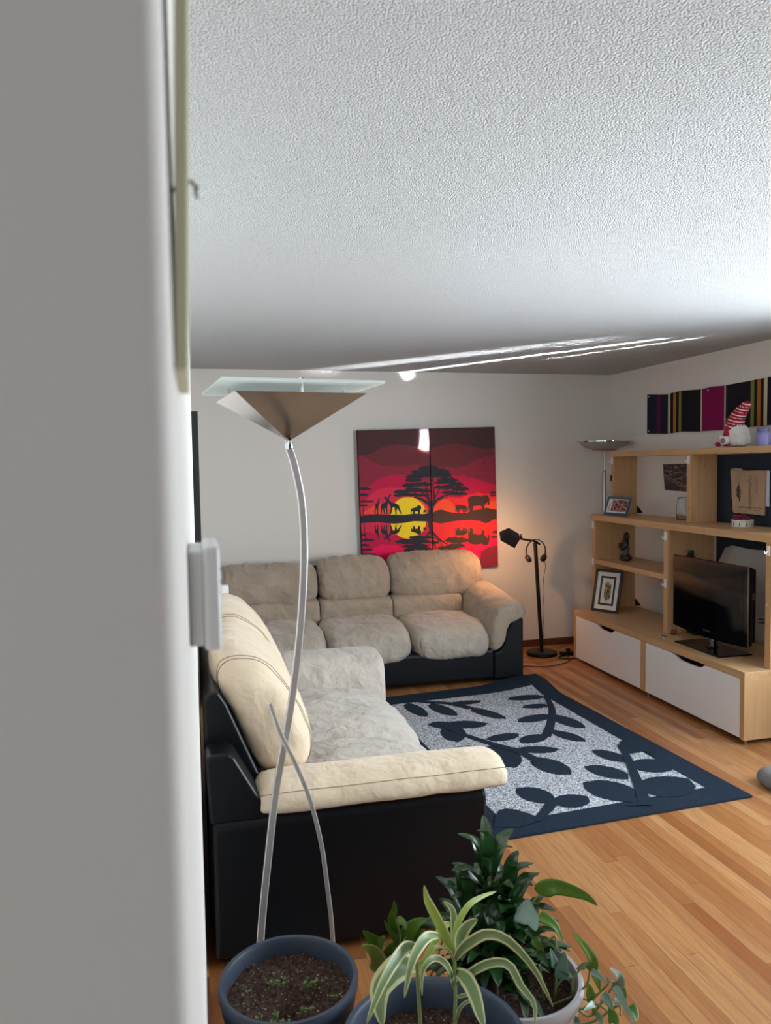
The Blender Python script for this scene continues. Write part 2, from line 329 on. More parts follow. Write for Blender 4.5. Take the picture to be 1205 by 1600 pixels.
# ------------------------------------------------------------------ measured outlines
PAINT_W, PAINT_H = 1.2243, 1.2249
PAINT_ORG = (1.3529, 6.315, 0.7203)
PAINT_TILT = 0.02143
PAINT_SHAPES = [
('maroon_mid',[(-0.026,1.011),(0.0696,1.0172),(0.1388,1.035),(0.2093,1.0769),(0.2791,1.0949),(0.3488,1.0995),(0.4742,1.081),(0.558,1.0542),(0.6289,1.0506),(0.7009,1.0688),(0.7877,1.0895),(0.8743,1.0869),(0.9609,1.0707),(1.0918,1.0392),(1.2697,1.0407),(1.238,-0.0877),(-0.0654,0.0043)]),
('maroon_red',[(-0.025,1.0375),(0.0149,1.015),(0.0819,0.9808),(0.1627,0.9379),(0.2173,0.9199),(0.3421,0.9114),(0.4686,0.9204),(0.6099,0.9085),(0.7525,0.8911),(0.8679,0.8842),(0.9558,0.903),(1.0596,0.9436),(1.1638,0.9747),(1.2679,0.9796),(1.238,-0.0877),(-0.0654,0.0043)]),
('crimson',[(-0.0379,0.708),(0.0176,0.7323),(0.1014,0.7716),(0.1578,0.8068),(0.214,0.8314),(0.3257,0.8446),(0.4373,0.8308),(0.5349,0.7916),(0.6197,0.7746),(0.7206,0.7951),(0.8077,0.815),(0.9238,0.8105),(1.0546,0.7749),(1.1569,0.736),(1.2604,0.7094),(1.238,-0.0877),(-0.0654,0.0043)]),
('red_rose',[(-0.0441,0.5479),(0.0266,0.6114),(0.084,0.6758),(0.1547,0.7237),(0.2662,0.7404),(0.3635,0.7282),(0.4605,0.686),(0.5293,0.6284),(0.5985,0.5705),(0.6246,0.4938),(-0.0452,0.5212)]),
('red_bright',[(0.6103,0.4945),(0.6342,0.5687),(0.7002,0.6095),(0.7875,0.633),(0.8887,0.6187),(0.9477,0.6395),(1.0511,0.6599),(1.1393,0.642),(1.2575,0.6088),(1.2532,0.4547),(0.61,0.4876)]),
('orange',[(0.0096,0.5251),(0.0799,0.5686),(0.1502,0.6055),(0.2332,0.6016),(0.3016,0.5644),(0.3416,0.5082)]),
('orange',[(0.625,0.5075),(0.6555,0.5608),(0.7438,0.624),(0.8007,0.5952),(0.8354,0.5452),(0.8413,0.5007)]),
('orange',[(1.0904,0.491),(1.1217,0.5452),(1.1747,0.5818),(1.2566,0.5738),(1.254,0.4827)]),
('crimson',[(-0.0473,0.4677),(0.6225,0.4321),(0.6066,-0.0431),(-0.0654,0.0043)]),
('red_bright',[(0.6154,0.4324),(1.252,0.4126),(1.238,-0.0877),(0.5994,-0.0426)]),
('red_rose',[(-0.0475,0.461),(0.6225,0.4321),(0.6054,0.3505),(0.279,0.3281),(-0.0504,0.3874)]),
('pink_red',[(0.693,-0.0492),(0.7583,0.1756),(0.8481,0.2535),(0.9661,0.2814),(1.0843,0.2816),(1.2477,0.258),(1.238,-0.0877)]),
('pink_red',[(0.0168,-0.0015),(0.0666,0.2187),(0.1789,0.2592),(0.3042,0.2476),(0.4007,0.1911),(0.4355,-0.031)]),
('maroon_red',[(1.0441,-0.074),(1.0653,0.1425),(1.1407,0.1772),(1.2459,0.1947),(1.238,-0.0877)]),
('maroon_red',[(-0.0654,0.0043),(-0.0084,0.2369),(0.0375,0.18),(0.0581,-0.0044)]),
('orange',[(0.2549,0.5085),(0.2566,0.526),(0.2604,0.5432),(0.2662,0.5598),(0.2739,0.5757),(0.2835,0.5907),(0.2949,0.6045),(0.3079,0.617),(0.3223,0.6281),(0.338,0.6375),(0.3548,0.6453),(0.3725,0.6512),(0.3908,0.6553),(0.4095,0.6574),(0.4284,0.6575),(0.4473,0.6557),(0.4659,0.6519),(0.484,0.6461),(0.5014,0.6386),(0.5177,0.6292),(0.5329,0.6183),(0.5468,0.6058),(0.5591,0.5919),(0.5697,0.5769),(0.5784,0.5609),(0.5852,0.5441),(0.5899,0.5268),(0.5925,0.5091),(0.593,0.4913)]),
('sun_yellow',[(0.2589,0.5029),(0.2605,0.5198),(0.264,0.5364),(0.2694,0.5525),(0.2767,0.5678),(0.2857,0.5823),(0.2963,0.5956),(0.3085,0.6077),(0.322,0.6184),(0.3366,0.6276),(0.3523,0.6351),(0.3688,0.6408),(0.3859,0.6448),(0.4034,0.6468),(0.421,0.647),(0.4386,0.6452),(0.456,0.6416),(0.4729,0.6361),(0.489,0.6288),(0.5043,0.6198),(0.5185,0.6092),(0.5313,0.5972),(0.5428,0.5838),(0.5526,0.5694),(0.5608,0.5539),(0.5671,0.5378),(0.5714,0.521),(0.5739,0.5039),(0.5743,0.4867)]),
('sun_yellow',[(0.5741,0.4374),(0.5725,0.4203),(0.5689,0.4035),(0.5634,0.3872),(0.556,0.3717),(0.5468,0.3571),(0.536,0.3437),(0.5237,0.3315),(0.51,0.3208),(0.4951,0.3117),(0.4792,0.3043),(0.4625,0.2987),(0.4453,0.2949),(0.4277,0.2931),(0.41,0.2932),(0.3923,0.2952),(0.375,0.299),(0.3582,0.3048),(0.3422,0.3123),(0.327,0.3214),(0.3131,0.3321),(0.3004,0.3443),(0.2891,0.3576),(0.2795,0.3721),(0.2715,0.3875),(0.2654,0.4036),(0.2612,0.4202),(0.2588,0.4371),(0.2585,0.4541)]),
('black_blue',[(-0.0458,0.5051),(0.0089,0.5077),(0.1469,0.5181),(0.2297,0.5044),(0.2995,0.5062),(0.3693,0.4972),(0.4683,0.5058),(0.5391,0.4981),(0.6248,0.5006),(0.6294,0.4248),(0.5653,0.4324),(0.4661,0.4404),(0.3669,0.4293),(0.2827,0.4284),(0.1444,0.4494),(-0.0481,0.4476)]),
('brown_dark',[(0.6174,0.4941),(0.6539,0.5129),(0.683,0.5252),(0.7262,0.5258),(0.7689,0.5071),(0.8265,0.4931),(0.9137,0.486),(0.9578,0.4907),(1.0024,0.5065),(1.0762,0.5112),(1.1285,0.524),(1.1727,0.512),(1.2543,0.494),(1.252,0.4126),(1.1924,0.4186),(1.1545,0.3967),(1.117,0.3862),(1.0585,0.4117),(0.9705,0.4247),(0.8534,0.4239),(0.7805,0.4167),(0.7079,0.4068),(0.6508,0.4195),(0.6154,0.4324)]),
('black_blue',[(0.7046,0.8833),(0.6963,0.8784),(0.6866,0.8752),(0.6708,0.8713),(0.6458,0.8737),(0.6216,0.8676),(0.5959,0.8691),(0.5697,0.8739),(0.5463,0.8785),(0.5342,0.879),(0.5203,0.8866),(0.5179,0.8901),(0.5215,0.8956),(0.5337,0.8991),(0.5494,0.9059),(0.5723,0.9063),(0.5967,0.9069),(0.6225,0.9068),(0.6486,0.91),(0.669,0.9034),(0.69,0.8994),(0.6972,0.8888)]),
('black_blue',[(0.7127,0.8502),(0.6986,0.8465),(0.6892,0.839),(0.6618,0.8364),(0.6327,0.8349),(0.5967,0.8349),(0.561,0.8377),(0.5239,0.8381),(0.4953,0.8408),(0.4742,0.8492),(0.462,0.8555),(0.4543,0.8599),(0.454,0.8671),(0.4726,0.8741),(0.5,0.876),(0.529,0.8797),(0.5617,0.8829),(0.5984,0.8838),(0.6351,0.8828),(0.6671,0.8749),(0.6907,0.8677),(0.7078,0.8575)]),
('black_blue',[(0.8019,0.8468),(0.7983,0.8411),(0.7835,0.8348),(0.7704,0.8354),(0.7454,0.8313),(0.7204,0.8227),(0.694,0.8254),(0.6698,0.8304),(0.6448,0.835),(0.628,0.8414),(0.6218,0.8469),(0.6145,0.8539),(0.6225,0.8615),(0.6307,0.8733),(0.6462,0.879),(0.6691,0.8834),(0.6954,0.8803),(0.7228,0.8801),(0.7467,0.8829),(0.7684,0.8675),(0.7869,0.8684),(0.7966,0.8564)]),
('black_blue',[(0.7962,0.8155),(0.7912,0.8113),(0.7776,0.8093),(0.7549,0.8022),(0.7188,0.8017),(0.6825,0.8035),(0.6449,0.8079),(0.6054,0.8102),(0.5728,0.8099),(0.5528,0.8149),(0.533,0.8216),(0.5252,0.826),(0.539,0.8332),(0.5492,0.8382),(0.5783,0.8415),(0.6103,0.8435),(0.6451,0.8493),(0.6839,0.8434),(0.7218,0.8438),(0.7565,0.838),(0.7784,0.8288),(0.7945,0.8224)]),
('black_blue',[(0.5943,0.8192),(0.5919,0.8138),(0.5812,0.8094),(0.5628,0.8106),(0.5427,0.8022),(0.5186,0.8018),(0.4952,0.8064),(0.4717,0.8081),(0.4531,0.815),(0.4338,0.8173),(0.4285,0.8203),(0.4255,0.8258),(0.4292,0.833),(0.4347,0.8354),(0.454,0.8405),(0.4724,0.8516),(0.4959,0.8447),(0.5207,0.8468),(0.5448,0.8401),(0.566,0.8406),(0.5785,0.8357),(0.5872,0.8259)]),
('black_blue',[(0.8166,0.8147),(0.811,0.8103),(0.8052,0.8085),(0.793,0.8034),(0.7771,0.8023),(0.7591,0.8026),(0.7404,0.7996),(0.7224,0.8032),(0.7073,0.8085),(0.6964,0.8092),(0.6871,0.8144),(0.6864,0.8197),(0.6868,0.8249),(0.6965,0.8338),(0.7093,0.8328),(0.7244,0.8408),(0.7417,0.8458),(0.7601,0.8365),(0.7786,0.8359),(0.7933,0.8368),(0.8059,0.8286),(0.815,0.8223)]),
('black_blue',[(0.5466,0.7844),(0.5429,0.7796),(0.5354,0.7759),(0.5216,0.7758),(0.5028,0.7748),(0.4813,0.7744),(0.4592,0.7725),(0.4392,0.7768),(0.4181,0.7766),(0.4062,0.781),(0.3994,0.7847),(0.395,0.7905),(0.3993,0.7957),(0.4048,0.8014),(0.4206,0.8041),(0.44,0.8111),(0.4612,0.8112),(0.4825,0.8048),(0.5039,0.809),(0.5228,0.8012),(0.5358,0.797),(0.5471,0.7918)]),
('black_blue',[(0.8751,0.7711),(0.8691,0.7667),(0.8548,0.7632),(0.837,0.7535),(0.8158,0.7538),(0.7903,0.755),(0.7633,0.7587),(0.739,0.762),(0.7171,0.7659),(0.6961,0.7679),(0.6905,0.7732),(0.6805,0.7789),(0.6873,0.785),(0.6984,0.7928),(0.7161,0.7975),(0.7391,0.8027),(0.7653,0.8097),(0.7912,0.7979),(0.8175,0.8055),(0.8419,0.7909),(0.8586,0.788),(0.8665,0.7811)]),
('black_blue',[(0.6391,0.7465),(0.6388,0.7425),(0.6241,0.7401),(0.603,0.7324),(0.5817,0.7328),(0.5541,0.7369),(0.5259,0.7325),(0.4999,0.7349),(0.4774,0.742),(0.4542,0.7449),(0.4435,0.7496),(0.4398,0.7548),(0.4475,0.76),(0.4564,0.7684),(0.4785,0.7709),(0.5011,0.7719),(0.5269,0.7727),(0.5558,0.7706),(0.5813,0.7754),(0.6062,0.7653),(0.6241,0.7572),(0.6334,0.755)]),
('black_blue',[(0.4975,0.7442),(0.4937,0.7399),(0.4888,0.7351),(0.4743,0.7328),(0.4599,0.7318),(0.4433,0.7333),(0.4251,0.7285),(0.4073,0.7317),(0.3933,0.7378),(0.3811,0.7402),(0.3729,0.7448),(0.3699,0.7496),(0.3718,0.7571),(0.3836,0.7614),(0.3947,0.7609),(0.4094,0.772),(0.4258,0.7673),(0.4441,0.766),(0.4605,0.7649),(0.4776,0.7622),(0.4869,0.7544),(0.4932,0.7503)]),
('black_blue',[(0.929,0.7316),(0.925,0.7258),(0.9161,0.7227),(0.9007,0.7217),(0.8821,0.7167),(0.8594,0.7208),(0.8366,0.7218),(0.8162,0.719),(0.7941,0.721),(0.7808,0.7277),(0.7752,0.734),(0.772,0.7382),(0.7741,0.744),(0.7823,0.748),(0.7957,0.7553),(0.8159,0.7591),(0.838,0.7599),(0.8606,0.7585),(0.884,0.7617),(0.9025,0.7547),(0.9148,0.7444),(0.9229,0.7381)]),
('black_blue',[(0.8418,0.7105),(0.8341,0.7055),(0.8247,0.7041),(0.8093,0.7002),(0.7854,0.6956),(0.7597,0.6963),(0.7331,0.701),(0.7063,0.7032),(0.6837,0.7071),(0.6669,0.7106),(0.6578,0.7139),(0.6571,0.7184),(0.6545,0.7239),(0.6713,0.7311),(0.6842,0.7404),(0.7088,0.7342),(0.7343,0.735),(0.7606,0.7399),(0.7851,0.7376),(0.8102,0.7275),(0.8256,0.7239),(0.8369,0.718)]),
('black_blue',[(0.9724,0.691),(0.97,0.6855),(0.9568,0.6833),(0.942,0.6809),(0.9227,0.6745),(0.9016,0.6756),(0.8792,0.6788),(0.8569,0.6765),(0.8393,0.6863),(0.8216,0.6894),(0.8124,0.692),(0.8097,0.6981),(0.813,0.707),(0.8224,0.71),(0.8383,0.7165),(0.8588,0.7205),(0.8805,0.7192),(0.9028,0.7176),(0.9259,0.7208),(0.9451,0.7169),(0.9603,0.7062),(0.9693,0.6972)]),
('black_blue',[(0.5687,0.6989),(0.5664,0.6938),(0.5508,0.6915),(0.5357,0.6859),(0.5134,0.6873),(0.488,0.6864),(0.462,0.6899),(0.4369,0.686),(0.4134,0.6943),(0.4,0.6964),(0.3861,0.702),(0.3827,0.707),(0.3888,0.7124),(0.4004,0.7167),(0.4165,0.7284),(0.4383,0.7323),(0.4626,0.7291),(0.4888,0.7289),(0.5146,0.7246),(0.534,0.716),(0.5532,0.7154),(0.5634,0.705)]),
('black_blue',[(0.4296,0.6901),(0.4275,0.6857),(0.4186,0.681),(0.4084,0.6782),(0.392,0.6765),(0.3716,0.6804),(0.3519,0.678),(0.3334,0.6829),(0.3146,0.6825),(0.3044,0.6868),(0.295,0.6912),(0.2927,0.6961),(0.2977,0.7014),(0.3045,0.7069),(0.3155,0.711),(0.3341,0.7141),(0.3527,0.7172),(0.3733,0.7126),(0.391,0.7058),(0.4102,0.7038),(0.4227,0.7024),(0.4297,0.6952)]),
('black_blue',[(0.6381,0.6891),(0.6352,0.6853),(0.6285,0.6821),(0.6162,0.6805),(0.6,0.6809),(0.5825,0.6785),(0.5646,0.6764),(0.5461,0.6782),(0.5306,0.6843),(0.5194,0.6854),(0.513,0.6915),(0.5113,0.6946),(0.514,0.6995),(0.5195,0.704),(0.533,0.708),(0.5473,0.713),(0.566,0.7104),(0.5843,0.7165),(0.6015,0.712),(0.6154,0.7035),(0.6282,0.6995),(0.6368,0.6937)]),
('black_blue',[(0.5474,0.6617),(0.5381,0.6575),(0.5279,0.6544),(0.5028,0.6528),(0.4777,0.6556),(0.4468,0.6514),(0.4153,0.6544),(0.3827,0.6549),(0.3548,0.6608),(0.3346,0.6656),(0.3268,0.6672),(0.3189,0.672),(0.3267,0.6782),(0.3347,0.6817),(0.3597,0.6854),(0.3837,0.6827),(0.4156,0.6862),(0.4486,0.6816),(0.4807,0.6847),(0.5051,0.6745),(0.5288,0.6705),(0.5442,0.6668)]),
('black_blue',[(0.4011,0.6615),(0.3967,0.659),(0.3913,0.6563),(0.3806,0.6546),(0.3669,0.6546),(0.3518,0.6524),(0.3358,0.6532),(0.3199,0.6539),(0.3083,0.6588),(0.2969,0.6599),(0.29,0.664),(0.287,0.6666),(0.2918,0.67),(0.2958,0.6723),(0.3075,0.6754),(0.3215,0.6789),(0.3367,0.6793),(0.3528,0.6791),(0.368,0.6739),(0.3805,0.6761),(0.3923,0.6707),(0.397,0.6651)]),
('black_blue',[(0.965,0.6498),(0.9585,0.6463),(0.9496,0.6436),(0.9252,0.6424),(0.9018,0.6418),(0.8745,0.6416),(0.8461,0.6444),(0.8179,0.6453),(0.7963,0.6487),(0.7749,0.6521),(0.7616,0.6553),(0.7601,0.659),(0.7619,0.6633),(0.7765,0.67),(0.7958,0.6731),(0.8181,0.6776),(0.8464,0.677),(0.8757,0.6704),(0.9046,0.6722),(0.9259,0.6654),(0.944,0.6619),(0.9548,0.6563)]),
('black_blue',[(0.8695,0.6679),(0.8675,0.664),(0.8562,0.6625),(0.842,0.6577),(0.8205,0.6583),(0.8001,0.6591),(0.7772,0.6621),(0.7554,0.659),(0.7373,0.6657),(0.7226,0.6663),(0.7118,0.6715),(0.7095,0.675),(0.7124,0.6788),(0.7244,0.6817),(0.7363,0.6852),(0.7557,0.6874),(0.7782,0.6867),(0.8006,0.6844),(0.8216,0.6892),(0.8391,0.681),(0.8549,0.6789),(0.8661,0.6722)]),
('black_blue',[(0.6097,0.6548),(0.6051,0.6515),(0.5974,0.65),(0.5812,0.6461),(0.5617,0.6465),(0.541,0.6493),(0.5192,0.647),(0.4982,0.6479),(0.481,0.6531),(0.4634,0.6537),(0.4549,0.6579),(0.4536,0.6618),(0.4582,0.6662),(0.4659,0.6721),(0.4784,0.6709),(0.4973,0.6719),(0.5197,0.6746),(0.5419,0.6728),(0.562,0.6695),(0.5809,0.6707),(0.5949,0.6656),(0.6079,0.6606)]),
('black_blue',[(0.4988,0.8135),(0.5,0.8108),(0.4909,0.8082),(0.4824,0.8041),(0.4705,0.8012),(0.4573,0.8001),(0.4432,0.8028),(0.4293,0.804),(0.4195,0.8063),(0.4089,0.8091),(0.4048,0.814),(0.4014,0.8173),(0.4029,0.8233),(0.4097,0.8287),(0.4189,0.8312),(0.4302,0.8303),(0.4443,0.8314),(0.4587,0.8365),(0.4724,0.8277),(0.4829,0.8285),(0.4927,0.8211),(0.5,0.8172)]),
('black_blue',[(0.7864,0.7541),(0.7793,0.7505),(0.7733,0.7481),(0.7602,0.7463),(0.7458,0.7469),(0.7282,0.7467),(0.7102,0.7485),(0.6923,0.7464),(0.676,0.7499),(0.6668,0.7532),(0.6569,0.7557),(0.6543,0.7595),(0.6584,0.765),(0.666,0.769),(0.677,0.7714),(0.6939,0.7714),(0.7105,0.7732),(0.7291,0.7734),(0.7461,0.7718),(0.7615,0.7655),(0.7728,0.7649),(0.7796,0.7581)]),
('black_blue',[(0.6425,0.474),(0.6408,0.5114),(0.6452,0.5588),(0.6086,0.5656),(0.5954,0.5179),(0.5883,0.4787)]),
('black_blue',[(0.6395,0.5632),(0.6007,0.6015),(0.5338,0.6374),(0.4755,0.6537),(0.471,0.6409),(0.5248,0.6194),(0.5835,0.5811),(0.6136,0.5421)]),
('black_blue',[(0.6361,0.5649),(0.6101,0.6273),(0.5931,0.7087),(0.5812,0.7768),(0.5727,0.7758),(0.579,0.7068),(0.5907,0.623),(0.6118,0.5571)]),
('black_blue',[(0.6432,0.5535),(0.6629,0.6212),(0.6569,0.7053),(0.6474,0.8148),(0.6374,0.8144),(0.6407,0.7048),(0.6407,0.6242),(0.616,0.5625)]),
('black_blue',[(0.6454,0.5521),(0.6788,0.5999),(0.733,0.6325),(0.804,0.6524),(0.8014,0.6618),(0.7268,0.647),(0.664,0.6163),(0.6225,0.5689)]),
('black_blue',[(0.6572,0.6193),(0.692,0.6736),(0.721,0.7281),(0.7159,0.7308),(0.684,0.6783),(0.6464,0.6262)]),
('black_blue',[(0.6051,0.6221),(0.5623,0.6711),(0.5056,0.7134),(0.502,0.7092),(0.5558,0.6649),(0.5951,0.6145)]),
('black_blue',[(0.6728,0.6035),(0.7155,0.6164),(0.7729,0.622),(0.7725,0.6261),(0.7142,0.6232),(0.6699,0.6127)]),
('black_blue',[(0.6065,0.2541),(0.6017,0.2498),(0.5788,0.2469),(0.5497,0.2459),(0.5111,0.2453),(0.4676,0.2412),(0.4223,0.2466),(0.3825,0.2458),(0.34,0.2554),(0.3156,0.2599),(0.2918,0.268),(0.2878,0.2731),(0.3016,0.2813),(0.318,0.2848),(0.3461,0.2907),(0.3801,0.2973),(0.4238,0.2896),(0.4679,0.2836),(0.513,0.2867),(0.5529,0.2814),(0.5754,0.2735),(0.6013,0.2631)]),
('black_blue',[(0.6286,0.29),(0.6181,0.2858),(0.6086,0.2819),(0.5902,0.2838),(0.5612,0.2824),(0.5327,0.2818),(0.5021,0.2858),(0.4731,0.2838),(0.4472,0.2881),(0.4305,0.2925),(0.4161,0.2986),(0.4077,0.3029),(0.4195,0.3083),(0.4295,0.3131),(0.4506,0.3135),(0.4759,0.3172),(0.5035,0.3183),(0.5341,0.3121),(0.5616,0.3083),(0.5869,0.3105),(0.6087,0.3019),(0.6207,0.2961)]),
('black_blue',[(0.5839,0.2168),(0.5827,0.213),(0.5704,0.2108),(0.544,0.2053),(0.5194,0.2045),(0.4889,0.2054),(0.456,0.2046),(0.424,0.2092),(0.4009,0.2128),(0.3794,0.2186),(0.3634,0.2266),(0.3557,0.2308),(0.3617,0.2365),(0.3744,0.2393),(0.399,0.2439),(0.428,0.2436),(0.4571,0.242),(0.4901,0.2464),(0.5205,0.2457),(0.5461,0.2399),(0.5671,0.2329),(0.5812,0.225)]),
('black_blue',[(0.63,0.1836),(0.6229,0.1791),(0.6166,0.1783),(0.598,0.1756),(0.5769,0.1717),(0.5544,0.1711),(0.5298,0.1786),(0.508,0.1776),(0.4852,0.1799),(0.4698,0.1849),(0.464,0.1889),(0.4565,0.1944),(0.4604,0.1993),(0.4705,0.2038),(0.4874,0.2097),(0.5081,0.2062),(0.531,0.2082),(0.5561,0.2131),(0.5781,0.206),(0.5984,0.2029),(0.6135,0.1986),(0.6221,0.1913)]),
('black_blue',[(0.6868,0.2423),(0.6852,0.239),(0.681,0.2376),(0.6723,0.2348),(0.663,0.2338),(0.6506,0.2352),(0.6387,0.2365),(0.6261,0.2376),(0.6154,0.2387),(0.6075,0.242),(0.603,0.2441),(0.6028,0.2474),(0.6033,0.2514),(0.6105,0.2542),(0.617,0.2607),(0.6275,0.2592),(0.6396,0.2649),(0.6515,0.2578),(0.6631,0.2563),(0.6741,0.2527),(0.6812,0.253),(0.6857,0.2468)]),
('black_blue',[(0.4638,0.1871),(0.4614,0.1825),(0.4557,0.1798),(0.4481,0.1777),(0.4349,0.1784),(0.4214,0.1775),(0.4073,0.1729),(0.394,0.1777),(0.3822,0.1801),(0.3733,0.1863),(0.3663,0.1894),(0.3667,0.1932),(0.3685,0.1994),(0.3747,0.2039),(0.3823,0.207),(0.3946,0.2103),(0.4086,0.2135),(0.4226,0.2115),(0.4365,0.2086),(0.4488,0.2005),(0.4556,0.198),(0.4619,0.192)]),
('brown_dark',[(0.8444,0.1842),(0.8432,0.1807),(0.8303,0.1774),(0.816,0.1741),(0.7942,0.1686),(0.7709,0.1684),(0.7463,0.176),(0.7213,0.1794),(0.6996,0.1801),(0.6846,0.1831),(0.6783,0.1897),(0.67,0.195),(0.6741,0.2019),(0.6853,0.2072),(0.7008,0.2121),(0.7233,0.209),(0.7467,0.2113),(0.7717,0.2164),(0.7947,0.2042),(0.8175,0.2021),(0.8339,0.1971),(0.8427,0.1903)]),
('brown_dark',[(0.9542,0.2444),(0.9545,0.2384),(0.937,0.2355),(0.9207,0.2318),(0.8938,0.2312),(0.8623,0.2259),(0.8318,0.2292),(0.8003,0.2341),(0.7789,0.2414),(0.7566,0.2415),(0.7448,0.2515),(0.7352,0.2574),(0.7462,0.2645),(0.7566,0.2741),(0.7756,0.2846),(0.8046,0.2803),(0.833,0.2886),(0.8646,0.274),(0.895,0.2824),(0.922,0.2672),(0.9385,0.2647),(0.9511,0.2543)]),
('brown_dark',[(0.9175,0.2006),(0.9186,0.1963),(0.9066,0.1923),(0.889,0.1923),(0.8678,0.186),(0.8441,0.1851),(0.8196,0.1913),(0.7963,0.1911),(0.7736,0.2),(0.7564,0.2),(0.7502,0.2051),(0.7476,0.211),(0.7513,0.219),(0.7618,0.2207),(0.7774,0.223),(0.7973,0.2278),(0.8198,0.2277),(0.8453,0.2245),(0.8692,0.2277),(0.8911,0.2208),(0.9044,0.2148),(0.9145,0.2069)]),
('brown_dark',[(0.7514,0.1691),(0.7478,0.1656),(0.7439,0.1628),(0.7322,0.1597),(0.7211,0.1596),(0.7073,0.1604),(0.6927,0.1611),(0.6787,0.1608),(0.6675,0.1665),(0.6592,0.1686),(0.6509,0.172),(0.6485,0.1756),(0.6519,0.181),(0.6595,0.1847),(0.6663,0.1842),(0.6802,0.1871),(0.6936,0.1925),(0.7078,0.1852),(0.7213,0.1842),(0.7337,0.1797),(0.7427,0.1778),(0.7474,0.1733)]),
('black_blue',[(0.5901,0.4471),(0.5928,0.377),(0.6053,0.3336),(0.6333,0.3383),(0.6285,0.3784),(0.633,0.4457)]),
('black_blue',[(0.6112,0.3355),(0.6841,0.2645),(0.7579,0.2212),(0.7618,0.227),(0.6939,0.2752),(0.6279,0.3501)]),
('black_blue',[(0.6038,0.3344),(0.6272,0.2508),(0.6606,0.1667),(0.6674,0.1687),(0.6403,0.2541),(0.6233,0.3382)]),
('black_blue',[(0.5989,0.3494),(0.5579,0.3029),(0.4882,0.2843),(0.4897,0.279),(0.5636,0.2932),(0.6116,0.3379)]),
('black_blue',[(0.6319,0.2892),(0.6996,0.2461),(0.7132,0.1918),(0.7175,0.1925),(0.7059,0.2505),(0.6383,0.2982)]),
('black_blue',[(0.2046,0.6542),(0.2217,0.6642),(0.2378,0.6486),(0.2685,0.6134),(0.3168,0.5976),(0.3373,0.583),(0.3458,0.5487),(0.3626,0.5057),(0.3541,0.5048),(0.3316,0.5426),(0.3224,0.5594),(0.3115,0.5301),(0.3163,0.5067),(0.3065,0.5072),(0.3006,0.5374),(0.2988,0.5646),(0.2808,0.5695),(0.2755,0.5386),(0.2632,0.5081),(0.2536,0.51),(0.2649,0.5527),(0.2605,0.5867),(0.2369,0.6257),(0.2167,0.6415)]),
('black_blue',[(0.2046,0.3159),(0.2259,0.3269),(0.2521,0.3566),(0.2587,0.384),(0.2503,0.4201),(0.2601,0.4207),(0.2703,0.3945),(0.2735,0.3687),(0.2918,0.371),(0.2954,0.3931),(0.3033,0.4172),(0.3131,0.4167),(0.3068,0.3981),(0.3157,0.373),(0.326,0.3859),(0.3509,0.4146),(0.3593,0.4131),(0.3398,0.3795),(0.329,0.3522),(0.3076,0.3423),(0.2583,0.3339),(0.2252,0.308),(0.2081,0.2968),(0.1918,0.3066)]),
('black_blue',[(0.2761,0.6698),(0.2569,0.6788),(0.2375,0.6419),(0.2198,0.613),(0.1889,0.6037),(0.1799,0.5839),(0.1814,0.5501),(0.1746,0.5167),(0.1829,0.5163),(0.1912,0.5523),(0.1986,0.5654),(0.2038,0.5179),(0.2107,0.5175),(0.2096,0.5622),(0.2208,0.5643),(0.2244,0.5128),(0.2327,0.5124),(0.2353,0.5812),(0.2451,0.6213),(0.2605,0.6611)]),
('black_blue',[(0.2471,0.2956),(0.2344,0.3297),(0.2273,0.3635),(0.2294,0.4201),(0.221,0.4206),(0.2139,0.3787),(0.2029,0.3816),(0.207,0.418),(0.2001,0.4184),(0.1917,0.38),(0.1852,0.3915),(0.1794,0.4217),(0.1711,0.4222),(0.1756,0.3942),(0.1718,0.3667),(0.1795,0.3496),(0.2097,0.339),(0.2254,0.3136),(0.2424,0.2814),(0.2622,0.2869)]),
('black_blue',[(0.1753,0.6474),(0.1603,0.6522),(0.1549,0.6188),(0.1305,0.5957),(0.1264,0.5596),(0.1207,0.5181),(0.129,0.5177),(0.1376,0.563),(0.1432,0.5655),(0.1469,0.5167),(0.1538,0.5164),(0.157,0.5648),(0.1626,0.6049),(0.168,0.6384)]),
('black_blue',[(0.1563,0.3231),(0.1532,0.3511),(0.1502,0.3845),(0.1504,0.4244),(0.1434,0.4248),(0.1364,0.3853),(0.131,0.3878),(0.1255,0.4258),(0.1172,0.4262),(0.1201,0.3918),(0.1217,0.3617),(0.1444,0.3405),(0.1476,0.3125),(0.1629,0.315)]),
('black_blue',[(0.4429,0.548),(0.47,0.5548),(0.4886,0.5594),(0.5018,0.571),(0.5161,0.5758),(0.5328,0.5654),(0.5335,0.5435),(0.523,0.5276),(0.5191,0.4978),(0.5064,0.4984),(0.5043,0.5204),(0.4803,0.5243),(0.471,0.5002),(0.4597,0.5008),(0.4604,0.5226),(0.4507,0.5285),(0.4474,0.5151),(0.4404,0.5168)]),
('black_blue',[(0.4359,0.386),(0.443,0.387),(0.4453,0.3732),(0.4554,0.3781),(0.4562,0.3999),(0.4675,0.3993),(0.4751,0.3743),(0.4993,0.3756),(0.5029,0.3974),(0.5157,0.3967),(0.5175,0.3664),(0.5269,0.3494),(0.5247,0.3276),(0.5073,0.319),(0.4933,0.3253),(0.481,0.3383),(0.4627,0.3448),(0.4362,0.3545)]),
('black_blue',[(0.5501,0.529),(0.5659,0.5337),(0.5785,0.5276),(0.5748,0.5031),(0.5677,0.5035),(0.5653,0.5173),(0.5578,0.504),(0.5522,0.507)]),
('black_blue',[(0.548,0.3839),(0.5538,0.3863),(0.5604,0.3723),(0.5637,0.3858),(0.5709,0.3854),(0.5729,0.3606),(0.5599,0.3558),(0.5444,0.3622)]),
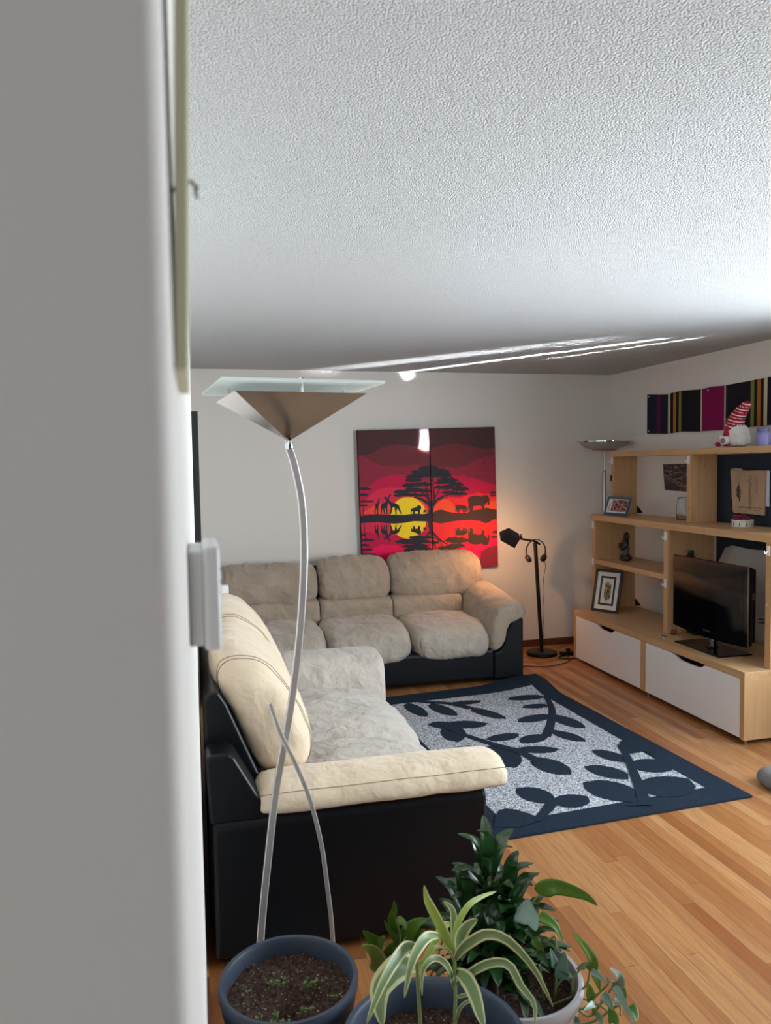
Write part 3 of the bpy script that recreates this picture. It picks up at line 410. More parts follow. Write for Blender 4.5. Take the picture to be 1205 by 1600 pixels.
('brown_dark',[(0.9585,0.6086),(0.9736,0.6245),(1.0062,0.6341),(1.0503,0.6321),(1.0796,0.6238),(1.0975,0.63),(1.1243,0.6357),(1.1463,0.6278),(1.1559,0.5994),(1.1562,0.5575),(1.1482,0.5398),(1.135,0.5432),(1.1432,0.5721),(1.1312,0.5685),(1.122,0.5564),(1.1069,0.546),(1.1087,0.5082),(1.082,0.5053),(1.083,0.5387),(1.0625,0.5467),(1.0255,0.5429),(1.0049,0.5411),(0.9975,0.4928),(0.9697,0.4942),(0.9752,0.5315),(0.9613,0.5085),(0.9537,0.5006),(0.9612,0.553)]),
('brown_dark',[(0.9533,0.2947),(0.949,0.3479),(0.9561,0.3391),(0.9686,0.3147),(0.9653,0.3526),(0.9932,0.351),(0.9976,0.3019),(1.0182,0.298),(1.0549,0.2903),(1.0758,0.2961),(1.0768,0.3296),(1.1033,0.3239),(1.0993,0.2863),(1.1138,0.2743),(1.1223,0.2611),(1.1341,0.2562),(1.1275,0.2861),(1.1409,0.2881),(1.1478,0.2695),(1.1451,0.2275),(1.1339,0.2001),(1.1114,0.1944),(1.0849,0.203),(1.0674,0.2111),(1.0376,0.2059),(0.9934,0.2086),(0.9613,0.2217),(0.9472,0.2393)]),
('brown_dark',[(0.8387,0.5561),(0.8578,0.5621),(0.916,0.5579),(0.9376,0.5499),(0.9488,0.5328),(0.9433,0.4956),(0.9345,0.496),(0.9323,0.5197),(0.9265,0.52),(0.9256,0.4909),(0.9095,0.4917),(0.9074,0.5168),(0.8782,0.5182),(0.876,0.4934),(0.86,0.4942),(0.858,0.5234),(0.8485,0.499),(0.8399,0.5022),(0.8439,0.5379)]),
('brown_dark',[(0.8371,0.3222),(0.8353,0.3584),(0.8441,0.3607),(0.8521,0.3352),(0.8559,0.3642),(0.8719,0.3633),(0.8726,0.3383),(0.9018,0.3366),(0.9055,0.3614),(0.9216,0.3605),(0.9207,0.3314),(0.9265,0.3311),(0.9302,0.3545),(0.939,0.354),(0.9422,0.3162),(0.93,0.3002),(0.9078,0.2945),(0.8494,0.2965),(0.8307,0.3045)]),
('black_blue',[(0.103,0.7313),(0.1019,0.7279),(0.0931,0.7251),(0.0831,0.7226),(0.0695,0.7243),(0.055,0.7231),(0.0396,0.725),(0.0242,0.724),(0.013,0.729),(0.0015,0.7308),(-0.006,0.7326),(-0.0072,0.736),(-0.0035,0.7403),(0.0032,0.7428),(0.0121,0.7465),(0.0258,0.7485),(0.0407,0.748),(0.0563,0.7502),(0.0717,0.7477),(0.0829,0.7421),(0.0956,0.7387),(0.1001,0.7362)]),
('black_blue',[(0.0783,0.6828),(0.0767,0.6799),(0.0714,0.6785),(0.0621,0.6762),(0.0512,0.6744),(0.0382,0.6763),(0.0254,0.6749),(0.0133,0.6761),(0.0035,0.6774),(-0.0055,0.6809),(-0.0117,0.6848),(-0.0118,0.6868),(-0.0097,0.6902),(-0.0041,0.6925),(0.0042,0.698),(0.0145,0.6957),(0.0264,0.7011),(0.0395,0.6999),(0.0513,0.6961),(0.0616,0.6931),(0.0719,0.6906),(0.0766,0.6866)]),
('black_blue',[(0.1231,0.623),(0.1199,0.6205),(0.1115,0.6188),(0.098,0.6199),(0.0822,0.6189),(0.0638,0.6186),(0.0449,0.6191),(0.026,0.6196),(0.0104,0.623),(-0.0003,0.6239),(-0.0083,0.6274),(-0.0111,0.6293),(-0.0092,0.6317),(-0.0021,0.6341),(0.0116,0.635),(0.0266,0.6367),(0.0453,0.6353),(0.0643,0.6359),(0.0823,0.6332),(0.0998,0.6339),(0.1108,0.6306),(0.118,0.6258)]),
('black_blue',[(0.0685,0.5933),(0.0692,0.5913),(0.0632,0.5894),(0.0552,0.5887),(0.045,0.5884),(0.0344,0.5879),(0.0228,0.5897),(0.0116,0.5894),(0.0007,0.5905),(-0.0047,0.5927),(-0.0099,0.5956),(-0.0129,0.5972),(-0.0106,0.6002),(-0.0057,0.6023),(0.0021,0.602),(0.0121,0.6033),(0.0231,0.6025),(0.0348,0.6061),(0.0455,0.6033),(0.0552,0.6005),(0.0642,0.5995),(0.0674,0.5965)]),
('black_blue',[(0.1134,0.297),(0.1093,0.294),(0.1038,0.2914),(0.0924,0.29),(0.0791,0.2903),(0.0639,0.2906),(0.047,0.2908),(0.0321,0.292),(0.0178,0.2944),(0.0072,0.2987),(0.0011,0.3015),(-0.0025,0.3039),(0.0003,0.3089),(0.0078,0.3094),(0.0178,0.3125),(0.0334,0.3179),(0.0485,0.3176),(0.0646,0.3123),(0.08,0.312),(0.0939,0.3081),(0.1036,0.3064),(0.1104,0.3011)]),
('black_blue',[(0.0744,0.2561),(0.0725,0.2542),(0.0675,0.2518),(0.0577,0.2515),(0.047,0.2513),(0.0336,0.251),(0.02,0.2528),(0.0067,0.2528),(-0.0058,0.2537),(-0.0131,0.2568),(-0.0191,0.2591),(-0.0204,0.2619),(-0.0199,0.2644),(-0.0123,0.2664),(-0.0045,0.2706),(0.0071,0.2719),(0.0203,0.2732),(0.0341,0.2734),(0.0466,0.268),(0.0578,0.266),(0.0684,0.2645),(0.0738,0.2591)]),
('black_blue',[(0.0998,0.2166),(0.0952,0.2153),(0.0903,0.2122),(0.0796,0.2132),(0.0672,0.2105),(0.0534,0.2138),(0.0382,0.2144),(0.0241,0.2141),(0.0124,0.215),(0.0033,0.2183),(-0.0027,0.2204),(-0.0076,0.2233),(-0.0023,0.2266),(0.0012,0.2297),(0.0114,0.2296),(0.0252,0.2298),(0.039,0.2293),(0.0538,0.232),(0.0688,0.2308),(0.0803,0.2249),(0.0904,0.2218),(0.0966,0.2201)]),
('black_blue',[(0.123,0.1745),(0.1237,0.1725),(0.1151,0.1702),(0.1023,0.1692),(0.0879,0.1681),(0.0708,0.1682),(0.0531,0.1691),(0.037,0.1736),(0.0226,0.1738),(0.0096,0.1768),(0.0016,0.1804),(-0.0013,0.1824),(0.0045,0.1861),(0.0096,0.1891),(0.0215,0.1884),(0.0361,0.189),(0.0536,0.1921),(0.0713,0.1872),(0.0887,0.1885),(0.1044,0.1834),(0.1139,0.1828),(0.1227,0.1774)]),
('black_blue',[(0.0454,0.3415),(0.0447,0.3399),(0.0423,0.3377),(0.0362,0.3361),(0.0298,0.3367),(0.0227,0.3372),(0.015,0.3383),(0.0074,0.3373),(0.0008,0.3398),(-0.0032,0.3402),(-0.0077,0.3425),(-0.0076,0.3446),(-0.0067,0.3478),(-0.0031,0.3484),(0.0013,0.3524),(0.0078,0.3536),(0.0154,0.3528),(0.0233,0.3516),(0.0309,0.3524),(0.0374,0.3504),(0.0415,0.3474),(0.045,0.3439)]),
('black_blue',[(0.0289,0.5108),(0.0282,0.5714),(0.0211,0.6122),(0.0158,0.6114),(0.022,0.5711),(0.0221,0.5109)]),
('black_blue',[(0.0238,0.4475),(0.028,0.3692),(0.0326,0.3016),(0.0381,0.3018),(0.0341,0.3694),(0.0306,0.4477)]),
('brown_dark',[(1.2368,0.6489),(1.2346,0.6465),(1.2309,0.6428),(1.2232,0.6415),(1.2142,0.6424),(1.2042,0.6404),(1.1933,0.6399),(1.1837,0.6418),(1.1738,0.6421),(1.1686,0.6464),(1.1633,0.6491),(1.1616,0.6522),(1.1633,0.6565),(1.1691,0.6597),(1.1741,0.6607),(1.1843,0.6675),(1.1942,0.6689),(1.2048,0.6625),(1.2154,0.6644),(1.223,0.6621),(1.2313,0.6579),(1.2344,0.6542)]),
('brown_dark',[(1.2252,0.6242),(1.2228,0.622),(1.2185,0.6213),(1.2123,0.6206),(1.2049,0.62),(1.1956,0.6171),(1.1858,0.6196),(1.1767,0.6196),(1.1678,0.6228),(1.1629,0.6231),(1.1591,0.6257),(1.1578,0.6273),(1.1569,0.6302),(1.1625,0.6311),(1.1679,0.6341),(1.1771,0.6339),(1.1864,0.6344),(1.1962,0.6361),(1.2048,0.6338),(1.2139,0.6329),(1.2194,0.6302),(1.2241,0.6275)]),
('brown_dark',[(1.2339,0.3011),(1.2323,0.299),(1.2281,0.2972),(1.2228,0.2951),(1.2165,0.294),(1.2081,0.2951),(1.1995,0.2951),(1.1916,0.2935),(1.1839,0.2952),(1.179,0.3),(1.1744,0.3014),(1.1748,0.3044),(1.1745,0.309),(1.1799,0.3102),(1.1851,0.3158),(1.1916,0.3156),(1.2002,0.3186),(1.2088,0.319),(1.217,0.3168),(1.2232,0.3128),(1.2303,0.3105),(1.2331,0.3048)]),
('brown_dark',[(1.2339,0.2589),(1.2337,0.2563),(1.2282,0.255),(1.222,0.2526),(1.2117,0.254),(1.2021,0.2527),(1.1914,0.2511),(1.1811,0.2522),(1.1714,0.2542),(1.1642,0.2591),(1.162,0.2606),(1.1609,0.2631),(1.1611,0.2671),(1.1663,0.2683),(1.1722,0.272),(1.1821,0.2721),(1.1921,0.2729),(1.2027,0.2722),(1.2124,0.2698),(1.2211,0.2705),(1.2278,0.2647),(1.2334,0.2626)]),
('brown_dark',[(0.9424,0.7772),(0.9512,0.7803),(0.9515,0.776),(0.9583,0.7811),(0.951,0.7858),(0.9411,0.7797)]),
('brown_dark',[(0.9586,0.7762),(0.9621,0.7841),(0.9685,0.786),(0.9681,0.7887),(0.9587,0.7887),(0.9512,0.7809)]),
('brown_dark',[(1.0204,0.7872),(1.0344,0.7929),(1.0368,0.7861),(1.0437,0.7912),(1.0342,0.7984),(1.019,0.7897)]),
('brown_dark',[(1.0439,0.7863),(1.0506,0.7986),(1.0615,0.801),(1.0611,0.8037),(1.0472,0.8032),(1.0366,0.791)]),
('brown_dark',[(1.0886,0.9048),(1.1068,0.9126),(1.111,0.9038),(1.1179,0.909),(1.1067,0.9181),(1.0872,0.9073)]),
('brown_dark',[(1.1182,0.9041),(1.1273,0.9199),(1.1418,0.9228),(1.1414,0.9255),(1.1239,0.9245),(1.1108,0.9087)]),
('brown_dark',[(1.0751,0.8463),(1.0954,0.8551),(1.1005,0.8453),(1.1073,0.8504),(1.0953,0.8606),(1.0737,0.8488)]),
('brown_dark',[(1.1076,0.8455),(1.1179,0.8631),(1.1342,0.8662),(1.1338,0.8689),(1.1145,0.8677),(1.1002,0.8502)]),
('brown_dark',[(1.0565,0.8654),(1.0653,0.8685),(1.0656,0.8642),(1.0725,0.8694),(1.0652,0.8741),(1.0551,0.8679)]),
('brown_dark',[(1.0728,0.8645),(1.0763,0.8724),(1.0828,0.8743),(1.0824,0.877),(1.0729,0.877),(1.0654,0.8691)]),
('brown_dark',[(1.1104,0.7941),(1.1193,0.7972),(1.1196,0.7928),(1.1265,0.798),(1.1191,0.8027),(1.109,0.7966)]),
('brown_dark',[(1.1268,0.7931),(1.1303,0.801),(1.1368,0.8029),(1.1364,0.8056),(1.1269,0.8056),(1.1193,0.7978)]),
('brown_dark',[(1.1581,0.9561),(1.1669,0.9592),(1.1672,0.9549),(1.1741,0.9601),(1.1667,0.9647),(1.1567,0.9585)]),
('brown_dark',[(1.1744,0.9552),(1.178,0.9631),(1.1845,0.965),(1.1841,0.9678),(1.1745,0.9677),(1.167,0.9598)]),
('brown_dark',[(1.1683,0.9006),(1.1761,0.9032),(1.176,0.8994),(1.1829,0.9046),(1.176,0.9088),(1.1669,0.9031)]),
('brown_dark',[(1.1832,0.8997),(1.1861,0.9068),(1.1918,0.9085),(1.1914,0.9113),(1.1827,0.9113),(1.1757,0.9043)]),
('brown_dark',[(1.1851,0.9703),(1.1908,0.9719),(1.1899,0.969),(1.1968,0.9742),(1.1907,0.9774),(1.1837,0.9727)]),
('brown_dark',[(1.1971,0.9693),(1.1988,0.9746),(1.2026,0.9762),(1.2022,0.979),(1.1953,0.9792),(1.1896,0.9739)]),
]
RUG_STEMS = [[(2.353, 4.906), (2.264, 4.629), (2.117, 4.35), (1.997, 4.166)], [(1.475, 4.54), (1.526, 4.36), (1.635, 4.153), (1.741, 3.994), (1.786, 3.822)], [(1.367, 5.111), (1.517, 5.008), (1.651, 4.938), (1.756, 4.794)], [(2.347, 3.919), (2.275, 3.718), (2.19, 3.52), (2.113, 3.34), (2.037, 3.179)], [(1.473, 3.171), (1.555, 3.247), (1.638, 3.334)]]
RUG_LEAVES = [((2.348, 4.907), (2.058, 4.919), 0.1), ((2.286, 4.72), (2.088, 4.723), 0.085), ((2.216, 4.522), (1.941, 4.464), 0.11), ((2.213, 4.523), (2.283, 4.23), 0.12), ((2.076, 4.256), (2.18, 4.02), 0.1), ((2.015, 4.194), (1.806, 4.114), 0.11), ((1.557, 4.48), (1.389, 4.59), 0.12), ((1.475, 4.54), (1.752, 4.47), 0.13), ((1.522, 4.526), (1.45, 4.228), 0.14), ((1.636, 4.206), (1.865, 4.249), 0.1), ((1.626, 4.13), (1.612, 3.773), 0.2), ((1.741, 4.019), (1.981, 3.949), 0.1), ((1.784, 3.879), (1.862, 3.605), 0.15), ((1.547, 4.116), (1.341, 4.085), 0.1), ((1.637, 4.928), (1.886, 4.926), 0.08), ((1.752, 4.809), (1.894, 4.528), 0.1), ((1.519, 4.978), (1.609, 4.676), 0.11), ((1.369, 5.037), (1.416, 4.714), 0.1), ((2.251, 3.679), (2.16, 3.897), 0.11), ((2.144, 3.483), (2.001, 3.696), 0.13), ((2.04, 3.242), (1.901, 3.511), 0.2), ((2.223, 3.619), (2.475, 3.577), 0.17), ((2.097, 3.314), (2.431, 3.376), 0.21), ((2.347, 3.919), (2.497, 3.901), 0.14), ((1.632, 3.329), (1.54, 3.535), 0.14), ((1.626, 3.309), (1.827, 3.332), 0.13)]
RUG_PATCHES = [[(1.264, 3.166), (1.302, 3.252), (1.348, 3.319), (1.386, 3.328), (1.425, 3.307), (1.465, 3.255), (1.502, 3.195), (1.522, 3.177), (1.38, 3.134)], [(2.315, 3.893), (2.364, 3.94), (2.428, 3.986), (2.441, 3.876), (2.439, 3.689), (2.426, 3.79), (2.326, 3.78), (2.291, 3.809)], [(1.946, 3.198), (2.032, 3.251), (2.085, 3.255), (2.073, 3.204), (2.058, 3.173)]]
TAPESTRY = [(5.767, 2.208, 1.882, 'navy'), (5.632, 2.195, 1.876, 'plum'), (5.586, 2.19, 1.874, 'navy'), (5.489, 2.184, 1.869, 'cream'), (5.459, 2.19, 1.871, 'black'), (5.422, 2.192, 1.872, 'orange'), (5.384, 2.193, 1.875, 'black'), (5.348, 2.195, 1.877, 'olive'), (5.315, 2.195, 1.878, 'black'), (5.063, 2.181, 1.866, 'cream'), (5.048, 2.182, 1.869, 'magenta'), (4.924, 2.189, 1.868, 'magenta'), (4.81, 2.183, 1.866, 'cream'), (4.796, 2.185, 1.866, 'black'), (4.535, 2.188, 1.873, 'olive'), (4.499, 2.188, 1.874, 'black'), (4.469, 2.19, 1.873, 'orange'), (4.434, 2.19, 1.872, 'black'), (4.404, 2.191, 1.872, 'cream'), (4.371, 2.193, 1.875, 'black'), (4.208, 2.189, 1.877, 'end')]
DRACAENA_LEAVES = [('v', [(0.454, 1.62, 0.511), (0.421, 1.596, 0.535), (0.388, 1.572, 0.54), (0.356, 1.548, 0.528), (0.347, 1.524, 0.507), (0.348, 1.5, 0.476)], 0.0488, 0.2), ('v', [(0.452, 1.6, 0.567), (0.416, 1.555, 0.602), (0.378, 1.51, 0.606), (0.337, 1.465, 0.588), (0.297, 1.42, 0.551)], 0.0224, 0), ('v', [(0.504, 1.6, 0.586), (0.467, 1.565, 0.611), (0.435, 1.53, 0.611), (0.409, 1.495, 0.6), (0.385, 1.46, 0.56)], 0.0203, 0.3), ('y', [(0.544, 1.64, 0.584), (0.519, 1.62, 0.59), (0.493, 1.6, 0.571), (0.468, 1.58, 0.556), (0.448, 1.56, 0.54)], 0.0165, 0), ('y', [(0.533, 1.6, 0.545), (0.523, 1.606, 0.576), (0.503, 1.612, 0.62), (0.487, 1.618, 0.654), (0.483, 1.624, 0.668), (0.48, 1.63, 0.69)], 0.0197, 0), ('v', [(0.541, 1.6, 0.516), (0.523, 1.583, 0.557), (0.499, 1.567, 0.581), (0.472, 1.55, 0.598)], 0.0059, 0), ('v', [(0.539, 1.6, 0.459), (0.523, 1.583, 0.514), (0.501, 1.567, 0.549), (0.477, 1.55, 0.57), (0.454, 1.533, 0.572), (0.439, 1.517, 0.56), (0.434, 1.5, 0.528)], 0.0145, 0.5), ('y', [(0.54, 1.6, 0.536), (0.555, 1.625, 0.584), (0.593, 1.65, 0.614), (0.637, 1.675, 0.615), (0.683, 1.7, 0.607)], 0.0129, 0), ('v', [(0.539, 1.6, 0.536), (0.55, 1.627, 0.573), (0.555, 1.653, 0.607), (0.542, 1.68, 0.615)], 0.0154, 0), ('v', [(0.55, 1.6, 0.542), (0.556, 1.6, 0.577), (0.574, 1.6, 0.599), (0.597, 1.6, 0.609)], 0.03, 0.5), ('v', [(0.542, 1.6, 0.521), (0.549, 1.583, 0.554), (0.573, 1.567, 0.584), (0.603, 1.55, 0.604), (0.644, 1.533, 0.592), (0.697, 1.517, 0.53), (0.735, 1.5, 0.446)], 0.0233, 0.4), ('v', [(0.548, 1.6, 0.466), (0.559, 1.58, 0.495), (0.606, 1.56, 0.529), (0.647, 1.54, 0.532), (0.668, 1.52, 0.492), (0.69, 1.5, 0.461), (0.681, 1.48, 0.424)], 0.0189, 0.4), ('v', [(0.544, 1.6, 0.494), (0.555, 1.565, 0.501), (0.561, 1.53, 0.489), (0.561, 1.495, 0.469), (0.558, 1.46, 0.461)], 0.0287, 0.2), ('v', [(0.543, 1.6, 0.433), (0.549, 1.573, 0.456), (0.556, 1.547, 0.473), (0.563, 1.52, 0.477)], 0.0068, 0), ('v', [(0.543, 1.6, 0.375), (0.543, 1.573, 0.427), (0.556, 1.547, 0.46), (0.563, 1.52, 0.467)], 0.0073, 0), ('y', [(0.449, 1.6, 0.522), (0.473, 1.607, 0.527), (0.492, 1.613, 0.544), (0.508, 1.62, 0.559)], 0.0151, 0)]
DRACAENA_STEMS = [[(0.461, 1.6, 0.331), (0.458, 1.6, 0.388), (0.455, 1.6, 0.442), (0.453, 1.6, 0.491), (0.452, 1.6, 0.524), (0.451, 1.6, 0.562)], [(0.54, 1.6, 0.314), (0.54, 1.6, 0.371), (0.542, 1.6, 0.439), (0.541, 1.6, 0.508), (0.54, 1.6, 0.541)]]
PHILO_LEAVES = [('p', [(0.476, 2.02, 0.311), (0.452, 2.003, 0.329), (0.428, 1.987, 0.36), (0.406, 1.97, 0.391)], 0.0359, -0.2111615282100524), ('q', [(0.455, 2.02, 0.227), (0.458, 2.003, 0.274), (0.435, 1.987, 0.322), (0.401, 1.97, 0.349)], 0.0437, -0.3174671726154274), ('p', [(0.51, 2.02, 0.339), (0.497, 2.003, 0.389), (0.499, 1.987, 0.428), (0.494, 1.97, 0.46)], 0.0249, -0.0831534059114552), ('p', [(0.52, 2.02, 0.294), (0.506, 2.003, 0.33), (0.482, 1.987, 0.374), (0.466, 1.97, 0.41)], 0.0172, -0.2760221833580718), ('p', [(0.511, 2.02, 0.378), (0.523, 2.003, 0.378), (0.528, 1.987, 0.377), (0.525, 1.97, 0.374)], 0.0206, -0.3467879234563281), ('p', [(0.535, 2.02, 0.288), (0.54, 2.003, 0.338), (0.559, 1.987, 0.375), (0.588, 1.97, 0.395)], 0.0468, -0.07872718841194015), ('p', [(0.48, 2.02, 0.25), (0.478, 2.003, 0.291), (0.486, 1.987, 0.324), (0.492, 1.97, 0.344)], 0.0249, 0.33436403447017515), ('p', [(0.662, 2.02, 0.335), (0.647, 1.995, 0.373), (0.618, 1.97, 0.405)], 0.0343, 0.2403618811966468), ('p', [(0.492, 2.02, 0.248), (0.493, 1.995, 0.294), (0.494, 1.97, 0.339)], 0.0187, 0.2121300820043508), ('p', [(0.554, 2.02, 0.295), (0.568, 1.995, 0.338), (0.584, 1.97, 0.361)], 0.0343, -0.2224574594477459), ('p', [(0.522, 2.02, 0.225), (0.54, 1.995, 0.265), (0.553, 1.97, 0.293)], 0.0281, 0.02934400653985081), ('p', [(0.618, 2.02, 0.208), (0.628, 1.995, 0.25), (0.634, 1.97, 0.285)], 0.0312, -0.17865388524683984)]
PHILO_STEMS = [[(0.547, 2.0, 0.193), (0.521, 2.0, 0.266), (0.494, 2.0, 0.3), (0.471, 2.0, 0.326)], [(0.547, 2.0, 0.193), (0.524, 2.0, 0.278), (0.518, 2.0, 0.32), (0.519, 2.0, 0.343), (0.506, 2.0, 0.391)], [(0.547, 2.0, 0.193), (0.527, 2.0, 0.264), (0.527, 2.0, 0.319), (0.537, 2.0, 0.334)], [(0.547, 2.0, 0.193), (0.5, 2.0, 0.242), (0.452, 2.0, 0.242)], [(0.594, 2.0, 0.184), (0.626, 2.0, 0.261), (0.655, 2.0, 0.348)], [(0.547, 2.0, 0.193), (0.511, 2.0, 0.274), (0.515, 2.0, 0.307)]]
POTHOS_LEAVES = [('g', [(0.871, 1.86, 0.482), (0.883, 1.848, 0.503), (0.91, 1.836, 0.51), (0.956, 1.824, 0.497), (0.989, 1.812, 0.482), (1.012, 1.8, 0.463)], 0.041, 0.3), ('g', [(0.86, 1.84, 0.435), (0.883, 1.827, 0.427), (0.899, 1.813, 0.411), (0.912, 1.8, 0.378)], 0.0272, -0.4), ('d', [(0.811, 1.86, 0.456), (0.824, 1.84, 0.447), (0.834, 1.82, 0.438), (0.833, 1.8, 0.422)], 0.0546, 0.1), ('g', [(0.851, 1.86, 0.364), (0.863, 1.847, 0.347), (0.866, 1.833, 0.33), (0.857, 1.82, 0.317)], 0.0214, -0.2), ('b', [(0.898, 1.82, 0.299), (0.89, 1.813, 0.326), (0.882, 1.807, 0.347), (0.874, 1.8, 0.368)], 0.0178, 0.3), ('b', [(0.909, 1.8, 0.276), (0.901, 1.787, 0.311), (0.899, 1.773, 0.35), (0.894, 1.76, 0.381)], 0.0319, -0.3), ('g', [(0.955, 1.74, 0.33), (0.96, 1.73, 0.358), (0.939, 1.72, 0.401), (0.909, 1.71, 0.442), (0.885, 1.7, 0.472)], 0.0244, 0.3), ('b', [(0.932, 1.75, 0.332), (0.935, 1.735, 0.354), (0.942, 1.72, 0.371)], 0.0197, 0.6), ('b', [(0.954, 1.73, 0.338), (0.964, 1.72, 0.334), (0.974, 1.71, 0.327), (0.984, 1.7, 0.32)], 0.0154, 0.3), ('g', [(0.968, 1.74, 0.328), (0.974, 1.737, 0.313), (0.977, 1.733, 0.296), (0.98, 1.73, 0.28)], 0.022, -0.4), ('g', [(0.976, 1.76, 0.233), (0.964, 1.753, 0.261), (0.957, 1.747, 0.282), (0.946, 1.74, 0.303)], 0.0248, 0.3), ('b', [(0.999, 1.7, 0.313), (1.005, 1.687, 0.325), (1.0, 1.673, 0.353), (0.968, 1.66, 0.389)], 0.0326, 0.5), ('g', [(1.024, 1.7, 0.298), (1.028, 1.695, 0.286), (1.027, 1.69, 0.273)], 0.0167, -0.3), ('b', [(0.996, 1.69, 0.319), (1.0, 1.672, 0.31), (1.005, 1.655, 0.292), (1.01, 1.638, 0.274), (1.007, 1.62, 0.264)], 0.0163, 0.3), ('b', [(0.98, 1.72, 0.278), (0.987, 1.71, 0.271), (0.991, 1.7, 0.263), (0.995, 1.69, 0.251)], 0.0254, 0.4), ('b', [(0.969, 1.74, 0.242), (0.948, 1.73, 0.244), (0.927, 1.72, 0.243)], 0.0145, 0.2), ('g', [(1.033, 1.68, 0.263), (1.037, 1.667, 0.26), (1.035, 1.653, 0.255), (1.03, 1.64, 0.251)], 0.0235, -0.3), ('g', [(0.985, 1.7, 0.237), (0.99, 1.687, 0.24), (0.991, 1.673, 0.24), (0.99, 1.66, 0.236)], 0.0301, 0.3), ('b', [(0.922, 1.76, 0.193), (0.927, 1.75, 0.196), (0.931, 1.74, 0.195)], 0.0157, 0.2), ('b', [(0.964, 1.72, 0.224), (0.966, 1.705, 0.226), (0.96, 1.69, 0.223)], 0.0178, 0.3), ('g', [(0.957, 1.73, 0.23), (0.958, 1.715, 0.235), (0.953, 1.7, 0.237)], 0.0154, 0.3), ('b', [(1.013, 1.7, 0.276), (1.004, 1.69, 0.273), (1.004, 1.68, 0.27)], 0.0151, 0.3)]
POTHOS_VINES = [[(0.822, 1.86, 0.154), (0.856, 1.84, 0.171), (0.892, 1.82, 0.197), (0.937, 1.8, 0.225), (0.965, 1.78, 0.261), (0.964, 1.76, 0.299), (0.955, 1.74, 0.332)], [(0.937, 1.8, 0.209), (0.956, 1.775, 0.204), (0.981, 1.75, 0.254), (0.999, 1.725, 0.298), (0.984, 1.7, 0.337)], [(0.943, 1.8, 0.202), (0.972, 1.775, 0.18), (0.994, 1.75, 0.23), (1.005, 1.725, 0.279), (1.0, 1.7, 0.311)], [(0.943, 1.8, 0.226), (0.971, 1.767, 0.229), (0.994, 1.733, 0.227), (0.988, 1.7, 0.237)], [(0.948, 1.76, 0.174), (0.976, 1.74, 0.195), (1.009, 1.72, 0.233), (1.021, 1.7, 0.254), (1.008, 1.68, 0.244)], [(0.845, 1.86, 0.435), (0.846, 1.86, 0.45), (0.855, 1.86, 0.468), (0.873, 1.86, 0.483)], [(0.877, 1.85, 0.356), (0.892, 1.84, 0.365), (0.903, 1.83, 0.376), (0.902, 1.82, 0.351)], [(0.856, 1.83, 0.306), (0.873, 1.845, 0.231), (0.873, 1.86, 0.141)], [(0.901, 1.84, 0.178), (0.9, 1.82, 0.243), (0.909, 1.8, 0.277)], [(0.903, 1.84, 0.178), (0.905, 1.83, 0.25), (0.899, 1.82, 0.3)], [(0.937, 1.8, 0.225), (0.926, 1.775, 0.29), (0.933, 1.75, 0.332)], [(0.849, 1.88, 0.366), (0.849, 1.87, 0.407), (0.845, 1.86, 0.435)], [(0.832, 1.88, 0.344), (0.844, 1.87, 0.373), (0.851, 1.86, 0.364)]]

# ------------------------------------------------------------------ the room
X0, X1, Y0, Y1, H = -0.008, 3.7116, -3.2, 6.364, 2.44
XL = -2.6                                            # the space round the corner on the left
YC = 0.30                                           # where the near corner stands
struct('floor', BM().box((XL-.1, Y0-.1, -.06), (X1+.12, Y1+.12, 0)), M_floor, loc=(0, 0, 0))
struct('ceiling', BM().box((XL-.1, Y0-.1, H), (X1+.12, Y1+.12, H+.08)), M_ceil, loc=(0, 0, 0))
R = .008                                             # the rounded drywall corner
poly = [(XL, YC), (X0-R, YC)] + [(X0-R+R*math.sin(a), YC+R-R*math.cos(a)) for a in [math.pi/2*i/8 for i in range(1, 8)]] + [(X0, YC+R), (X0, Y1), (XL, Y1)]
struct('wall_left', BM().prism(poly, lambda a, b, t: V((a, b, t)), 0, H), M_wall, smooth='auto', angle=30, loc=(0, 0, 0))
struct('wall_back', BM().box((X0-.0005, Y1, 0), (X1+.12, Y1+.1, H)), M_wall)
b = BM()
b.box((XL, Y0-.1, 0), (-2.0, Y0, H)).box((-.6, Y0-.1, 0), (X1+.12, Y0, H)).box((-2.0, Y0-.1, 0), (-.6, Y0, .9)).box((-2.0, Y0-.1, 2.15), (-.6, Y0, H))
struct('wall_rear', b, M_hall)
b = BM()
b.box((-2.0, Y0-.08, .9), (-.6, Y0-.02, .95)).box((-2.0, Y0-.08, 2.10), (-.6, Y0-.02, 2.15)).box((-2.0, Y0-.08, .95), (-1.95, Y0-.02, 2.10)).box((-.65, Y0-.08, .95), (-.6, Y0-.02, 2.10))
struct('added_rear_window', b, M_trim)  # invented rear window, frames the fill lamp behind the camera
struct('wall_hall', BM().box((XL-.1, Y0, 0), (XL, YC+.5, H)), M_hall)
b = BM(); w = WIN
b.box((X1, Y0, 0), (X1+.12, Y1, w['z0'])); b.box((X1, Y0, w['z1']), (X1+.12, Y1, H))
b.box((X1, Y0, w['z0']), (X1+.12, w['y0'], w['z1'])); b.box((X1, w['y1'], w['z0']), (X1+.12, Y1, w['z1']))
struct('wall_right', b, M_wall, loc=(0, 0, 0))
wf = BM(); t = .05
wf.box((X1+.02, w['y0'], w['z0']), (X1+.08, w['y1'], w['z0']+t)); wf.box((X1+.02, w['y0'], w['z1']-t+.03), (X1+.08, w['y1'], w['z1']))
wf.box((X1+.02, w['y0'], w['z0']+t), (X1+.08, w['y0']+t, w['z1']-t+.03)); wf.box((X1+.02, w['y1']-.03, w['z0']+t), (X1+.08, w['y1'], w['z1']-t+.03))
wf.box((X1+.02, 1.2, w['z0']+t), (X1+.08, 1.2+t, w['z1']-t+.03))
